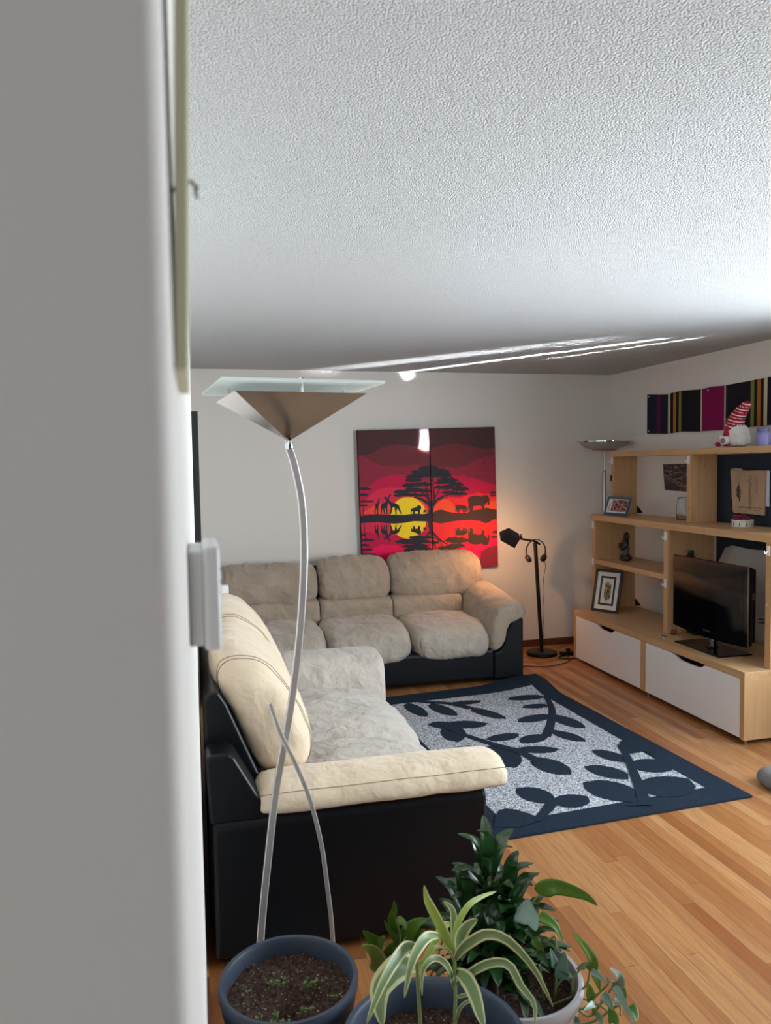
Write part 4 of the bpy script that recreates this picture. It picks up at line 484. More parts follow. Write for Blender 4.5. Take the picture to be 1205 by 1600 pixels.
win = struct('window_1', wf, M_trim)
obj('window_sill', BM().box((X1-.05, w['y0']-.05, w['z0']-.03), (X1+.02, w['y1']+.05, w['z0'])), M_trim, win)
struct('baseboard_back', BM().box((2.30, Y1-.014, 0), (X1, Y1, .06)), M_base)
struct('baseboard_right', BM().box((X1-.014, Y0, 0), (X1, Y1-.015, .06)), M_base)
struct('baseboard_left', BM().box((X0, 1.0, 0), (X0+.008, 2.40, .05)), M_base)

# ------------------------------------------------------------------ things on the left wall
t = thing('thermostat', 'white plastic thermostat box on the left wall beside the corner', 'thermostat', (X0, .70, 1.48))
obj('wall_plate', BM().box((X0, .658, 1.494), (.0045, .742, 1.574)), M_wplast, t, bevel=.002)
obj('housing', BM().box((.0045, .655, 1.490), (.0185, .745, 1.578)), M_wplast, t, bevel=.004, seg=3)
for z in (1.548, 1.537):
    obj('button', BM().box((.0185, .69, z-.003), (.0202, .71, z+.003)), M_wplast, t, bevel=.0005)
t = thing('cream_board', 'cream wall board leaning out from the left wall above the thermostat', 'wall board', (X0, .40, 1.69))
Mx = Matrix.Translation((X0, .40, 1.69)) @ Matrix.Rotation(math.radians(1.6), 4, 'Y')
cb = plain('cream_board_paint', (202, 200, 172), .6)
obj('board', BM().box((.0, -.02, 0), (.0065, .10, .32), M=Mx), cb, t, bevel=.0012)
obj('hanging_strip', BM().box((.0, -.006, .32), (.003, .03, .42), M=Mx), M_wplast, t, bevel=.0008)
obj('hook', BM().tube([(X0, .46, 1.800), (.003, .46, 1.806), (.0055, .46, 1.803), (.006, .46, 1.797)], .0016), M_steel, t, smooth=True)
t = thing('wall_picture', 'black framed picture hung on the left wall beyond the thermostat', 'picture', (X0, 4.7, 1.24))
bf = plain('black_frame_paint', (18, 18, 20), .5)
obj('frame', BM().box((X0, 4.25, 1.245), (.026, 4.30, 1.95)).box((X0, 5.10, 1.245), (.026, 5.15, 1.95)).box((X0, 4.30, 1.245), (.026, 5.10, 1.295)).box((X0, 4.30, 1.90), (.026, 5.10, 1.95)), bf, t, bevel=.003)
obj('picture_print', BM().box((X0, 4.30, 1.295), (.016, 5.10, 1.90)), plain('dusky_print', (60, 40, 44), .5, var=.5, scale=30), t)
t = thing('power_adapter', 'small white power adapter lying on top of the loveseat backrest', 'adapter', (.13, 4.0, 1.0))

# ------------------------------------------------------------------ sofas
def pillow(prof, t0, t1, fn, n=56, m=44, p=6, puff=0.0, amp=.006, freq=7, seed=0, crease=None, endscale=.0):
    """soft stuffed shape: outline prof (a, b) carried from t0 to t1, closing roundly at both ends"""
    pr = closed_spline(prof, n); ca = sum(q[0] for q in pr)/n; cb_ = sum(q[1] for q in pr)/n
    rows = []
    for i in range(m+1):
        u = -1 + 2*i/m; u = math.sin(u*math.pi/2)                       # more rings near the ends
        s = max(0.0, 1 - abs(u)**p)**(1/p); s = max(s, .02)
        s *= 1 + puff*(1-u*u)
        row = []
        for j, (a, b_) in enumerate(pr):
            q = fn(ca+(a-ca)*s, cb_+(b_-cb_)*s, t0+(t1-t0)*(u+1)/2)
            row.append(q)
        rows.append(row)
    # wrinkles along the outward direction
    out = []
    for i, row in enumerate(rows):
        c = sum(row, V((0, 0, 0)))/n; nr = []
        for j, q in enumerate(row):
            a = row[(j+1) % n]-row[j-1]; d = rows[min(i+1, m)][j]-rows[max(i-1, 0)][j]
            nn = a.cross(d)
            nn = nn.normalized() if nn.length > 1e-12 else V((0, 0, 0))
            if nn.dot(q-c) < 0: nn = -nn
            h = noise.noise(V((q.x*freq+seed, q.y*freq, q.z*freq*.7)))*amp + noise.noise(V((q.x*freq*2.6+seed+9, q.y*freq*2.6, q.z*freq*2)))*amp*.45
            rid = 1-abs(noise.noise(V((q.x*freq*1.3+seed*3, q.y*freq*1.3+4, q.z*freq*.8))))*2.2
            h += max(0, rid-.5)*amp*1.2
            if crease: h += crease(i/m, j/n, q)
            nr.append(q+nn*h)
        out.append(nr)
    B = BM(); B.grid(out, closed=True, caps=True)
    return B, out
def stitch(rows, i, j0, j1, n, off=.0012, r=.0009):
    pts = []
    js = range(j0, j1+1)
    for j in js:
        row = rows[i]; c = sum(row, V((0, 0, 0)))/len(row); q = row[j % n]; a = row[(j+1) % n]-row[(j-1) % n]
        d = rows[i+1][j % n]-rows[i-1][j % n]; nn = a.cross(d).normalized()
        if nn.dot(q-c) < 0: nn = -nn
        pts.append(q+nn*off)
    return BM().tube(pts, r, 5)
ARM_SHELL = [(0, .035), (0, .48), (.02, .505), (.05, .50), (.09, .465), (.135, .38), (.155, .29), (.185, .25), (.235, .235), (.235, .035)]
ARM_PAD = [(-.035, .53), (-.02, .575), (.03, .605), (.11, .608), (.185, .585), (.235, .53), (.262, .45), (.272, .34), (.262, .262), (.235, .24), (.19, .256), (.162, .30), (.143, .39), (.10, .475), (.05, .512), (0, .512)]
ARM_ROLL = [(-.035, .53), (-.02, .575), (.03, .605), (.11, .608), (.185, .590), (.235, .55), (.262, .50), (.268, .455), (.255, .415), (.235, .40), (.20, .41), (.165, .43), (.135, .455), (.10, .485), (.05, .506), (0, .508)]
BACK_HI = [(.045, .885), (.10, .922), (.18, .908), (.26, .855), (.312, .765), (.318, .665), (.295, .59), (.23, .572), (.16, .60), (.09, .70), (.035, .82)]
BACK_LO = [(.16, .60), (.23, .60), (.29, .590), (.335, .575), (.358, .53), (.36, .47), (.36, .40), (.28, .38), (.20, .42), (.16, .55)]
BACK_ALL = [(.035, .93), (.06, .985), (.12, 1.0), (.20, .975), (.28, .90), (.34, .80), (.385, .70), (.395, .62), (.37, .56), (.29, .535), (.21, .55), (.165, .62), (.12, .72), (.075, .81), (.045, .87)]
SEAT = [(.30, .40), (.36, .455), (.50, .468), (.70, .462), (.86, .44), (.95, .395), (.985, .33), (.985, .265), (.955, .225), (.90, .225), (.80, .25), (.55, .27), (.32, .28)]
def gather(u, v, q):
    """cloth gathered along the top and bottom seams"""
    e = max(0, (q.z-.80)/.10) + max(0, (.66-q.z)/.09); e = min(1.2, e)
    return .0095*e*noise.noise(V((q.x*34, q.z*5, 2.0))) + .007*noise.noise(V((q.x*11+q.z*9, q.z*7-q.x*4, 7.0)))
def sag(u, v, q):
    """slanting pull folds on the worn seats"""
    n_ = noise.noise(V((q.x*9+q.y*13, (q.y-q.x)*4, q.z*6))); return .017*max(0, .45-abs(n_)*1.6) - .002
def sofa(name, label, fn, L, cuts_back, cuts_seat, base, two_tone, sd_, sg_, seat_m, whole_back=False, arm_m=None):
    """fn(x along the length, y out from the back, z)"""
    t = thing(name, label, 'sofa', base)
    A = lambda a, b_, tt: fn(tt, a, b_)                   # profile in (y, z), carried along x
    D = .93
    obj('base', BM().prism([(.06, .035), (.06, .27), (.90, .27), (.945, .262), (.955, .24), (.955, .05), (.94, .035)], A, .236, L-.236), M_leather, t, bevel=.012, seg=3)
    for k, (x, sgn) in enumerate(((0, 1), (L, -1))):
        P = lambda a, b_, tt, x=x, sgn=sgn: fn(x+sgn*a, tt, b_)
        PP = P if whole_back else (lambda a, b_, tt, x=x, sgn=sgn: fn(x+sgn*a, tt, b_ + .075*max(0, (b_-.30)/.3)*(1-min(1, max(0, (tt-.25)/.70)))**1.2))
        sh = obj('arm_shell', BM().prism(ARM_SHELL, P, .02, .965), M_leather, t, bevel=.014, seg=3)
        if whole_back:
            wing = [(.012, .49), (.0, .70), (.015, .72), (.075, .72), (.095, .705), (.20, .515), (.20, .49)]
            obj('back_wing', BM().prism(wing, lambda a, b_, tt, x=x, sgn=sgn: fn(x+sgn*tt, a, b_), .004, .14), M_leather, t, bevel=.012, seg=3)
        B, rows = pillow(ARM_ROLL if whole_back and k == 0 else ARM_PAD, .17, (1.045, 1.0)[k] if whole_back else .985, PP, m=40, p=9, amp=.004, seed=k*5+len(name))
        ap = obj('arm_pad', B, arm_m[k], t, smooth=True)
        for jj in (4, 54):
            pts = [rows[i][jj % 56] + (rows[i][jj % 56]-sum(rows[i], V((0, 0, 0)))/56).normalized()*.001 for i in range(2, 39)]
            obj('stitching', BM().tube(pts, .0009, 5), M_stitch, ap)
    bt = 0 if whole_back else -.05
    bk = [(.004, .06), (.0, .86+bt), (.02, .885+bt), (.05, .89+bt), (.08, .84+bt), (.17, .62), (.22, .50), (.24, .27), (.24, .06)]
    obj('back_shell', BM().prism(bk, A, .142, L-.142), M_leather, t, bevel=.012, seg=3)
    for x0, x1 in cuts_back:
        if whole_back:
            B, rows = pillow(BACK_ALL, x0, x1, A, p=4.2, puff=.03, amp=.007, freq=6, seed=x0*3)
            bc = obj('back_cushion', B, two_tone, t, smooth=True)
            for i in (9, 10, 34, 35): obj('stitching', stitch(rows, i, -2, 29, 56), M_stitch, bc)
        else:
            dz = -.045 if x0 < .3 else (-.015 if x0 < 1.2 else 0)
            B, rows = pillow([(a_, b_ + dz*max(0, min(1, (b_-.70)/.15))) for a_, b_ in BACK_HI], x0, x1, A, p=5.5, puff=.05, amp=.006, freq=6, seed=x0*3, m=84, crease=gather)
            bc = obj('back_cushion', B, two_tone, t, smooth=True)
            if x1 - x0 > .7:
                i = 16 if x0 < .3 else 67
                obj('stitching', stitch(rows, i, 0, 34, 56), M_stitch, bc)
            y0, y1 = max(x0, .262), min(x1, L-.262)
            B, rows = pillow(BACK_LO, y0, y1, A, p=9, amp=.006, freq=6, seed=x0*4+1)
            obj('lumbar_cushion', B, two_tone, t, smooth=True)
    for (x0, x1), mm in zip(cuts_seat, seat_m):
        B, rows = pillow(SEAT, x0, x1, A, p=5, puff=.03, amp=.008, freq=5.5, seed=x0*7+2, m=70, crease=sag)
        obj('seat_cushion', B, mm, t, smooth=True)
    for x in (.05, L-.05):
        for y in (.08, .90): 
            q = fn(x, y, 0); obj('foot', BM().lathe([(.022, 0), (.025, .037)], q, 12), M_bplast, t, smooth='auto')
    return t
L3 = 2.325
sofa('three_seat_sofa', 'long taupe suede and black leather sofa against the back wall', lambda x, y, z: V((.05+x, 6.295-y, z)), L3,
     [(.08, .88), (.885, 1.47), (1.475, 2.27)], [(.25, .84), (.84, 1.47), (1.48, 2.08)], (1.2, 5.85, 0), M_suede_dark, 1, 1, [M_suede_grey]*3, arm_m=[M_suede_dark]*2)
sofa('loveseat', 'pale beige suede and black leather loveseat against the left wall', lambda x, y, z: V((.004+y, 2.49+x, z)), 1.86,
     [(.15, .925), (.935, 1.70)], [(.255, .80), (.805, 1.60)], (.5, 3.4, 0), M_suede, 1, 1, [M_suede_pale]*2, whole_back=True, arm_m=[M_suede, M_suede_pale])
obj('adapter_body', BM().box((.112, 3.97, 1.008), (.152, 4.03, 1.046)), M_wplast, bpy.data.objects['power_adapter'], bevel=.004)
obj('adapter_cord', BM().tube(spline([(.12, 4.03, 1.02), (.09, 4.08, 1.0), (.06, 4.12, .97), (.03, 4.16, .93)], 12), .002, 6), M_wplast, bpy.data.objects['power_adapter'], smooth=True)

# ------------------------------------------------------------------ rug
def rug_z(x, y):
    k = max(0, min(1, (x-1.95)/.40))*max(0, min(1, (y-4.92)/.30)); return .045*k*k*(3-2*k)
o_ = V((1.19, 3.055)); ex = (V((2.600, 3.139))-o_).normalized(); ey = V((-ex.y, ex.x))
RW, RL = (V((2.600, 3.139))-o_).length, 2.14
def rug_pt(a, c, z): p = o_ + ex*a + ey*c; return V((p.x, p.y, z + rug_z(p.x, p.y)))
b = BM(); n1, n2 = 28, 44
top = [[rug_pt(RW*i/n1, RL*j/n2*(1+.022*(i/n1)), .011) for i in range(n1+1)] for j in range(n2+1)]
bot = [[p - V((0, 0, .010)) for p in row] for row in top]
b.grid(top); b.grid([r[::-1] for r in bot])
for ra, rb in ((top[0], bot[0]), (top[-1], bot[-1]), ([r[0] for r in top], [r[0] for r in bot]), ([r[-1] for r in top], [r[-1] for r in bot])):
    b.grid([ra, rb])
bmesh.ops.remove_doubles(b.bm, verts=b.bm.verts[:], dist=.0005)
def flat(poly, z, mi):
    """lay a 2-D outline on the rug, cut fine enough to follow its lift"""
    f = b.face([(x, y, z) for x, y in poly], mi)
    return f
def lay(polys, z, mi):
    for k, poly in enumerate(polys):
        b2 = bmesh.new(); vs = [b2.verts.new((x, y, 0)) for x, y in poly]; b2.faces.new(vs)
        bmesh.ops.triangulate(b2, faces=b2.faces[:])
        for axis, lo, hi in ((0, 1.9, 2.7), (1, 4.9, 5.5)):
            c = lo
            while c < hi:
                nrm = V((1, 0, 0)) if axis == 0 else V((0, 1, 0)); co = nrm*c
                bmesh.ops.bisect_plane(b2, geom=b2.verts[:]+b2.edges[:]+b2.faces[:], plane_co=co, plane_no=nrm); c += .05
        for f in b2.faces:
            pts = [(v.co.x, v.co.y) for v in f.verts]
            nf = b.bm.faces.new([b.bm.verts.new((x, y, z + k*.00004 + rug_z(x, y))) for x, y in pts]); nf.material_index = mi
            if nf.calc_center_median() and nf.normal.z < 0: nf.normal_flip()
        b2.free()
bw = .145
fld = [o_+ex*bw+ey*(bw-.01), o_+ex*(RW-bw-.01)+ey*(bw+.005), o_+ex*(RW-bw)+ey*(RL-bw-.02), o_+ex*bw+ey*(RL-bw-.03)]
lay([[(p.x, p.y) for p in fld]], .0118, 1)
lv = []
for (bx, by), (tx_, ty_), wd in RUG_LEAVES:
    B_, T_ = V((bx, by)), V((tx_, ty_)); d = T_-B_; nn = V((-d.y, d.x)).normalized()
    pts = []
    for s in (1, -1):
        for i in range(9):
            u = i/8 if s == 1 else 1-i/8
            if (s == -1 and i in (0, 8)): continue
            h = wd*.56*(max(0, math.sin(math.pi*(.04+.94*u)))**.62)
            p = B_+d*u+nn*h*s; pts.append((p.x, p.y))
    lv.append(pts)
sm = []
for s in RUG_STEMS:
    P = spline([(x, y, 0) for x, y in s], 14); Lf, Rt = [], []
    for i, p in enumerate(P):
        d = (P[min(i+1, 13)]-P[max(i-1, 0)]).normalized(); nn = V((-d.y, d.x, 0)); wv = .019+.012*(i/13)
        Lf.append(((p+nn*wv).x, (p+nn*wv).y)); Rt.append(((p-nn*wv).x, (p-nn*wv).y))
    for i in range(13): sm.append([Lf[i], Lf[i+1], Rt[i+1], Rt[i]])
lay(lv, .0124, 0); lay(sm, .0138, 0); lay(RUG_PATCHES, .0146, 0)
b.keep = True
tag(obj('area_rug', b, [M_rug, M_rugf]), 'navy and grey area rug with a leaf pattern on the floorboards', 'rug')

# ------------------------------------------------------------------ painting in two panels on the back wall
PC = {'maroon_dark': (74, 44, 46), 'maroon_mid': (108, 46, 52), 'maroon_red': (138, 42, 62), 'crimson': (190, 24, 72), 'red_rose': (214, 44, 78), 'red_bright': (232, 46, 58),
      'orange': (238, 84, 52), 'sun_yellow': (238, 216, 44), 'pink_red': (232, 20, 88), 'black_blue': (42, 43, 54), 'brown_dark': (70, 50, 46), 'canvas_edge': (30, 22, 26)}
PN = list(PC); PM = [plain('paint_'+k, c, .55, spec=.18) for k, c in PC.items()]
UX = V((math.cos(PAINT_TILT), 0, math.sin(PAINT_TILT))); VZ = V((-UX.z, 0, UX.x)); PO = V(PAINT_ORG)
def clip(poly, lo, hi):
    for axis, s, c in ((0, 1, lo[0]), (0, -1, -hi[0]), (1, 1, lo[1]), (1, -1, -hi[1])):
        out = []; n = len(poly)
        for i in range(n):
            p, q = poly[i-1], poly[i]; dp, dq = s*p[axis]-c, s*q[axis]-c
            if (dp >= 0) != (dq >= 0):
                f = dp/(dp-dq); out.append((p[0]+(q[0]-p[0])*f, p[1]+(q[1]-p[1])*f))
            if dq >= 0: out.append(q)
        poly = out
        if len(poly) < 3: return []
    return poly
SEAM = .627
for lo, hi, lab in (((0, 0), (SEAM-.002, PAINT_H), 'left half of the red savanna sunset painting, with the yellow sun and giraffes'),
                    ((SEAM+.002, 0), (PAINT_W, PAINT_H), 'right half of the red savanna sunset painting, with elephants under the tree')):
    base = PO + UX*(lo[0]+hi[0])/2
    t = thing('painting', lab, 'painting', base, 'sunset painting in two panels')
    Q = lambda u, v, d: PO + UX*u + VZ*v - V((0, d, 0))
    cv = BM(); cv.prism([(lo[0], lo[1]), (hi[0], lo[1]), (hi[0], hi[1]), (lo[0], hi[1])], lambda a, c, tt: Q(a, c, tt), -.042, 0)
    obj('canvas', cv, PM[PN.index('canvas_edge')], t, bevel=.002)
    pb = BM(); ins = .003; lo2, hi2 = (lo[0]+ins, lo[1]+ins), (hi[0]-ins, hi[1]-ins)
    pb.face([Q(*p, .0006) for p in (lo2, (hi2[0], lo2[1]), hi2, (lo2[0], hi2[1]))], 0)
    for k, (c, poly) in enumerate(PAINT_SHAPES):
        pl = clip(poly, lo2, hi2)
        if len(pl) < 3: continue
        try: f = pb.bm.faces.new([pb.bm.verts.new(Q(u, v, .0008+.00002*k)) for u, v in pl]); f.material_index = PN.index(c)
        except ValueError: continue
    pb.bm.normal_update()
    for f in pb.bm.faces:
        if f.normal.y > 0: f.normal_flip()
    pb.keep = True
    obj('painted_scene', pb, PM, t)

# ------------------------------------------------------------------ media console
t = thing('media_console', 'low maple media console with two white drawers against the right wall', 'console', (3.31, 4.77, 0))
cx0, cx1, cy0, cy1 = 3.03, 3.60, 3.735, 5.79
obj('top_board', BM().box((cx0, cy0, .387), (cx1, cy1, .43)), WH, t, bevel=.002)
obj('bottom_board', BM().box((cx0+.02, cy0+.037, .032), (cx1, cy1-.037, .062)), WH, t)
obj('side_panel', BM().box((cx0, cy0, .03), (cx1, cy0+.037, .387)), WV, t, bevel=.002)
obj('side_panel', BM().box((cx0, cy1-.037, .03), (cx1, cy1, .387)), WV, t, bevel=.002)
obj('partition', BM().box((cx0, 4.743, .032), (cx1, 4.798, .387)), WV, t, bevel=.002)
obj('back_panel', BM().box((cx1-.01, cy0+.037, .062), (cx1, cy1-.037, .387)), plain('console_inside', (46, 38, 32), .8), t)
for y0, y1, s0, s1 in ((4.802, 5.749, 5.42, 5.15), (3.776, 4.739, 4.44, 4.09)):
    pr = [(y0, .036), (y1, .036), (y1, .383)]
    n = 10
    for i in range(n+1):
        u = i/n; e = min(1, u/.32, (1-u)/.16); e = e*e*(3-2*e); pr.append((s0+(s1-s0)*u, .383-.030*e))
    pr.append((y0, .383))
    d = obj('drawer', BM().prism(pr, lambda a, c, tt: V((tt, a, c)), cx0+.002, cx0+.020), M_white, t, bevel=.0012)
for x in (3.06, 3.56):
    for y in (3.757, 4.74, 5.76):
        obj('foot', BM().lathe([(.016, 0), (.016, .005), (.009, .008), (.009, .031)], (x, y, 0), 14), M_steel, t, smooth='auto')

# ------------------------------------------------------------------ shelving unit on the console
t = thing('shelving_unit', 'open maple shelving unit of staggered shelves standing on the console', 'shelf', (3.40, 4.77, .43))
fx, bx, ux = 3.213, 3.585, 3.37
mid0, mid1 = 1.168, 1.215
obj('side_panel', BM().box((fx, 5.765, .43), (bx, 5.815, mid0)), WV, t, bevel=.002)
obj('divider', BM().box((fx, 4.752, .43), (bx, 4.802, mid0)), WV, t, bevel=.002)
post = obj('side_panel', BM().box((fx, 3.748, .43), (bx, 3.796, mid0)), WV, t, bevel=.002)
obj('shelf_board', BM().box((fx-.003, 3.745, mid0), (bx, 5.83, mid1)), WH, t, bevel=.002)
obj('shelf_board', BM().box((fx, 4.802, .808), (bx, 5.765, .848)), WH, t, bevel=.002)
obj('side_panel', BM().box((ux, 5.742, mid1), (bx, 5.786, 1.692)), WV, t, bevel=.002)
obj('divider', BM().box((ux, 4.722, mid1), (bx, 4.768, 1.692)), WV, t, bevel=.002)
obj('side_panel', BM().box((ux, 3.748, mid1), (bx, 3.796, 1.692)), WV, t, bevel=.002)
obj('shelf_board', BM().box((ux-.003, 3.745, 1.692), (bx, 5.80, 1.733)), WH, t, bevel=.002)
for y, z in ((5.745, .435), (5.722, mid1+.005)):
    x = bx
    obj('shadow_wedge', BM().prism([(0, 0), (.05, 0), (0, .06)], lambda a, c, tt, x=x, y=y, z=z: V((x+a, tt, z+c)), y+.004, y+.02), M_dsteel, t)  # dark wedges modelled in place of triangular shadow gaps in the shelf corners
tx = bpy.data.curves.new('lettering', 'FONT'); tx.body = 'sl'; tx.size = .03; tx.extrude = .0004
tmp = bpy.data.objects.new('tmp', tx); C.objects.link(tmp); dg = bpy.context.evaluated_depsgraph_get()
def text_obj(name, body, size, M, mat, parent, ext=.0004):
    cu = bpy.data.curves.new(name, 'FONT'); cu.body = body; cu.size = size; cu.extrude = ext
    o = bpy.data.objects.new(name+'_c', cu); C.objects.link(o); bpy.context.view_layer.update()
    me = bpy.data.meshes.new_from_object(o.evaluated_get(bpy.context.evaluated_depsgraph_get())); bpy.data.objects.remove(o)
    me.transform(Matrix.Translation(-root_loc(parent)) @ M); me.materials.clear(); me.materials.append(mat)
    q = bpy.data.objects.new(name, me); C.objects.link(q); q.parent = parent; return q
bpy.data.objects.remove(tmp)
FACE = Matrix(((0, 0, -1, 0), (-1, 0, 0, 0), (0, 1, 0, 0), (0, 0, 0, 1)))      # text reading towards -X
text_obj('lettering', 'sl', .03, Matrix.Translation((fx-.0006, 3.794, .795)) @ FACE, M_wplast, t)

def hook(y, z, lab, fx=fx):
    h = thing('adhesive_hook', lab, 'hook', (fx-.006, y, z), 'white hooks stuck to the shelving unit')
    obj('backplate', BM().box((fx-.007, y-.012, z-.03), (fx-.0005, y+.012, z+.03)), M_wplast, h, bevel=.003)
    obj('prong', BM().tube(spline([(fx-.007, y+.002, z), (fx-.017, y+.002, z-.014), (fx-.026, y+.002, z-.012), (fx-.030, y+.002, z+.002)], 9), .0036, 8), M_wplast, h, smooth=True)
hook(5.764, 1.660, 'white adhesive hook at the top of the upper left side panel', ux)
hook(4.745, 1.655, 'white adhesive hook at the top of the upper divider beside the postcard', ux)
t2 = thing('cord_clip', 'tiny black clip with a pale tag on the front edge of the upper left panel', 'clip', (ux-.006, 5.775, 1.49))
obj('clip_body', BM().box((ux-.012, 5.765, 1.49), (ux-.0005, 5.783, 1.54)), M_bplast, t2, bevel=.002); obj('tag', BM().box((ux-.013, 5.768, 1.455), (ux-.006, 5.790, 1.49)), plain('pale_tag', (190, 168, 160), .6), t2)
hook(5.795, 1.128, 'white adhesive hook just under the left end of the middle shelf')
hook(4.777, 1.120, 'white adhesive hook on the divider just under the middle shelf')
hook(5.795, .825, 'white adhesive hook on the left side panel above the feather picture')
hook(4.777, .785, 'white adhesive hook on the divider at the end of the small shelf')
hook(3.772, 1.120, 'white adhesive hook on the right side panel, right of the television')

b = BM(); rows = []
for j in range(13):
    y = 4.775 - 1.01*j/12
    top, bot = 1.69, 1.055 + .006*math.sin(y*11) + (0 if j else -.11) - (.05 if j == 0 else 0)
    if j == 1: bot = 1.03
    x = 3.618 + .006*math.sin(y*7)
    rows.append([V((x, y, top)), V((x, y, bot)), V((x+.006, y, bot)), V((x+.006, y, top))])
b.grid(rows, closed=True, caps=True)
tag(obj('navy_cloth', b, M_navy), 'dark navy cloth hung on the wall behind the shelving unit', 'cloth')

# ------------------------------------------------------------------ television
t = thing('television', 'black flat television on a glass foot standing on the console', 'television', (3.225, 4.30, .43))
obj('stand_base', BM().box((3.105, 4.055, .431), (3.345, 4.515, .441)), M_gloss, t, bevel=.003)
obj('stand_neck', BM().lathe([(.045, .441), (.034, .447), (.028, .455), (.028, .53)], (3.235, 4.285, 0), 20), M_gloss, t, smooth='auto')
ty0, ty1, tz0, tz1, txf = 3.935, 4.675, .515, 1.004, 3.205
def tv_out(inset, drop):
    o = [(ty0+inset, tz1-inset), (ty1-inset, tz1-inset), (ty1-inset, tz0+inset)]
    for i in range(1, 12):
        u = i/12; o.append((ty1-inset-(ty1-ty0-2*inset)*u, tz0+inset-drop*math.sin(math.pi*u)))
    o.append((ty0+inset, tz0+inset)); return o
TVF = lambda a, c, tt: V((tt, a, c))
obj('housing', BM().prism(tv_out(.004, .016), TVF, txf+.012, txf+.045).prism([(ty0+.03, tz1-.02), (ty1-.03, tz1-.02), (ty1-.03, .70), (ty1-.10, .60), (ty1-.1, tz0+.03), (ty0+.03, tz0+.02)], TVF, txf+.045, txf+.088), M_bplast, t, bevel=.008, seg=3)
bez = obj('bezel', BM().prism(tv_out(0, .018), TVF, txf, txf+.012), M_gloss, t, bevel=.003)
obj('top_trim', BM().box((txf-.0008, ty0+.01, tz1-.012), (txf-.0001, ty1-.01, tz1-.003)), plain('dark_red_trim', (70, 16, 26), .2), t)
obj('screen', BM().box((txf-.0012, ty0+.032, tz0+.062), (txf-.0002, ty1-.032, tz1-.03)), plain('screen_glass', (6, 7, 10), .06), t)
obj('side_trim', BM().box((txf+.001, ty0-.0045, tz0+.01), (txf+.010, ty0-.0005, tz1-.004)), M_chrome, t, bevel=.001)
text_obj('brand_lettering', 'SAMSUNG', .016, Matrix.Translation((txf-.0009, 4.345, tz0+.024)) @ FACE, M_steel, t)
for k in range(3):
    obj('side_button', BM().box((txf+.05, ty0+.0255, .80+.014*k), (txf+.07, ty0+.031, .809+.014*k)), M_steel, t)
b = BM()
for k in (0, 1):
    b.tube(spline([(3.31, 3.96, .68-.02*k), (3.34, 3.90, .675-.02*k), (3.42, 3.86, .63-.02*k), (3.50, 3.84, .53), (3.52, 3.84, .437)], 16), .004, 6)
tag(obj('television_cable', b, M_bplast, smooth=True), 'black cables hanging behind the right edge of the television', 'cable')

# ------------------------------------------------------------------ things on the shelves
def frame_thing(name, lab, cat, base, yaw, tilt, wd, ht, fr, dep, m_fr, build):
    """picture frame leaning back; local x runs to the viewer's right, z up, y away from the viewer"""
    t = thing(name, lab, cat, base)
    M = Matrix.Translation(base) @ Matrix.Rotation(yaw, 4, 'Z') @ Matrix.Rotation(-tilt, 4, 'X')
    g = BM()
    g.box((-wd/2, 0, 0), (-wd/2+fr, dep, ht), M=M).box((wd/2-fr, 0, 0), (wd/2, dep, ht), M=M).box((-wd/2+fr, 0, 0), (wd/2-fr, dep, fr), M=M).box((-wd/2+fr, 0, ht-fr), (wd/2-fr, dep, ht), M=M)
    obj('frame', g, m_fr, t, bevel=.0015)
    build(t, M, wd, ht, fr, dep); return t
LEFT = -math.pi/2                                    # facing -X
def b_blue(t, M, wd, ht, fr, dep):
    obj('mount_card', BM().box((-wd/2+fr, dep*.5, fr), (wd/2-fr, dep*.8, ht-fr), M=M), plain('cream_mount', (222, 218, 208), .6), t)
    obj('photograph', BM().box((-wd/2+fr+.052, dep*.35, fr+.012), (wd/2-fr-.008, dep*.5, ht-fr-.006), M=M), mat_speckle('group_photo', (24, 20, 24), (196, 140, 130), 55, .3), t)
    b = BM()
    for k in range(5): b.box((-wd/2+fr+.014, dep*.42, fr+.02+.016*k), (-wd/2+fr+.036, dep*.5, fr+.026+.016*k), M=M)
    obj('caption_marks', b, plain('grey_ink', (120, 116, 112), .7), t)
    obj('easel_back', BM().box((-.02, dep, .0), (.02, dep+.004, ht*.8), M=M), M_bplast, t)
frame_thing('photo_frame', 'blue photo frame leaning on the left end of the middle shelf', 'photo frame', (3.290, 5.595, mid1+.0075), LEFT+.17, .34, .272, .152, .018, .012, plain('blue_frame', (44, 86, 112), .45), b_blue)
def b_feather(t, M, wd, ht, fr, dep):
    obj('mount_card', BM().box((-wd/2+fr, dep*.6, fr), (wd/2-fr, dep*.85, ht-fr), M=M), plain('ivory_mount', (216, 213, 206), .6), t)
    i0 = .034
    g = BM(); a, c = wd/2-fr-i0, i0+fr
    for q in (((-a, c), (-a+.016, ht-c)), ((a-.016, c), (a, ht-c)), ((-a+.016, c), (a-.016, c+.016)), ((-a+.016, ht-c-.016), (a-.016, ht-c))):
        g.box((q[0][0], dep*.4, q[0][1]), (q[1][0], dep*.6, q[1][1]), M=M)
    obj('inner_frame', g, M_bplast, t)
    r = random.Random(2); g = BM()
    ft = [(.006, .115), (.030, .13), (.034, .19), (.030, .24), (.012, .262), (-.010, .268), (-.026, .25), (-.028, .20), (-.024, .14), (-.008, .118)]
    g.prism(ft, lambda x, z, d, M=M: M @ V((x-.012*(z-.18)*-2, d, z-.02)), dep*.5, dep*.6)
    obj('feather', g, mat_speckle('barred_feather', (58, 52, 44), (168, 150, 104), 38, .8), t)
    obj('feather_shaft', BM().tube([M @ V((-.004, dep*.5, .06)), M @ V((.002, dep*.48, .12)), M @ V((.006, dep*.48, .22))], .0016, 6), M_bplast, t)
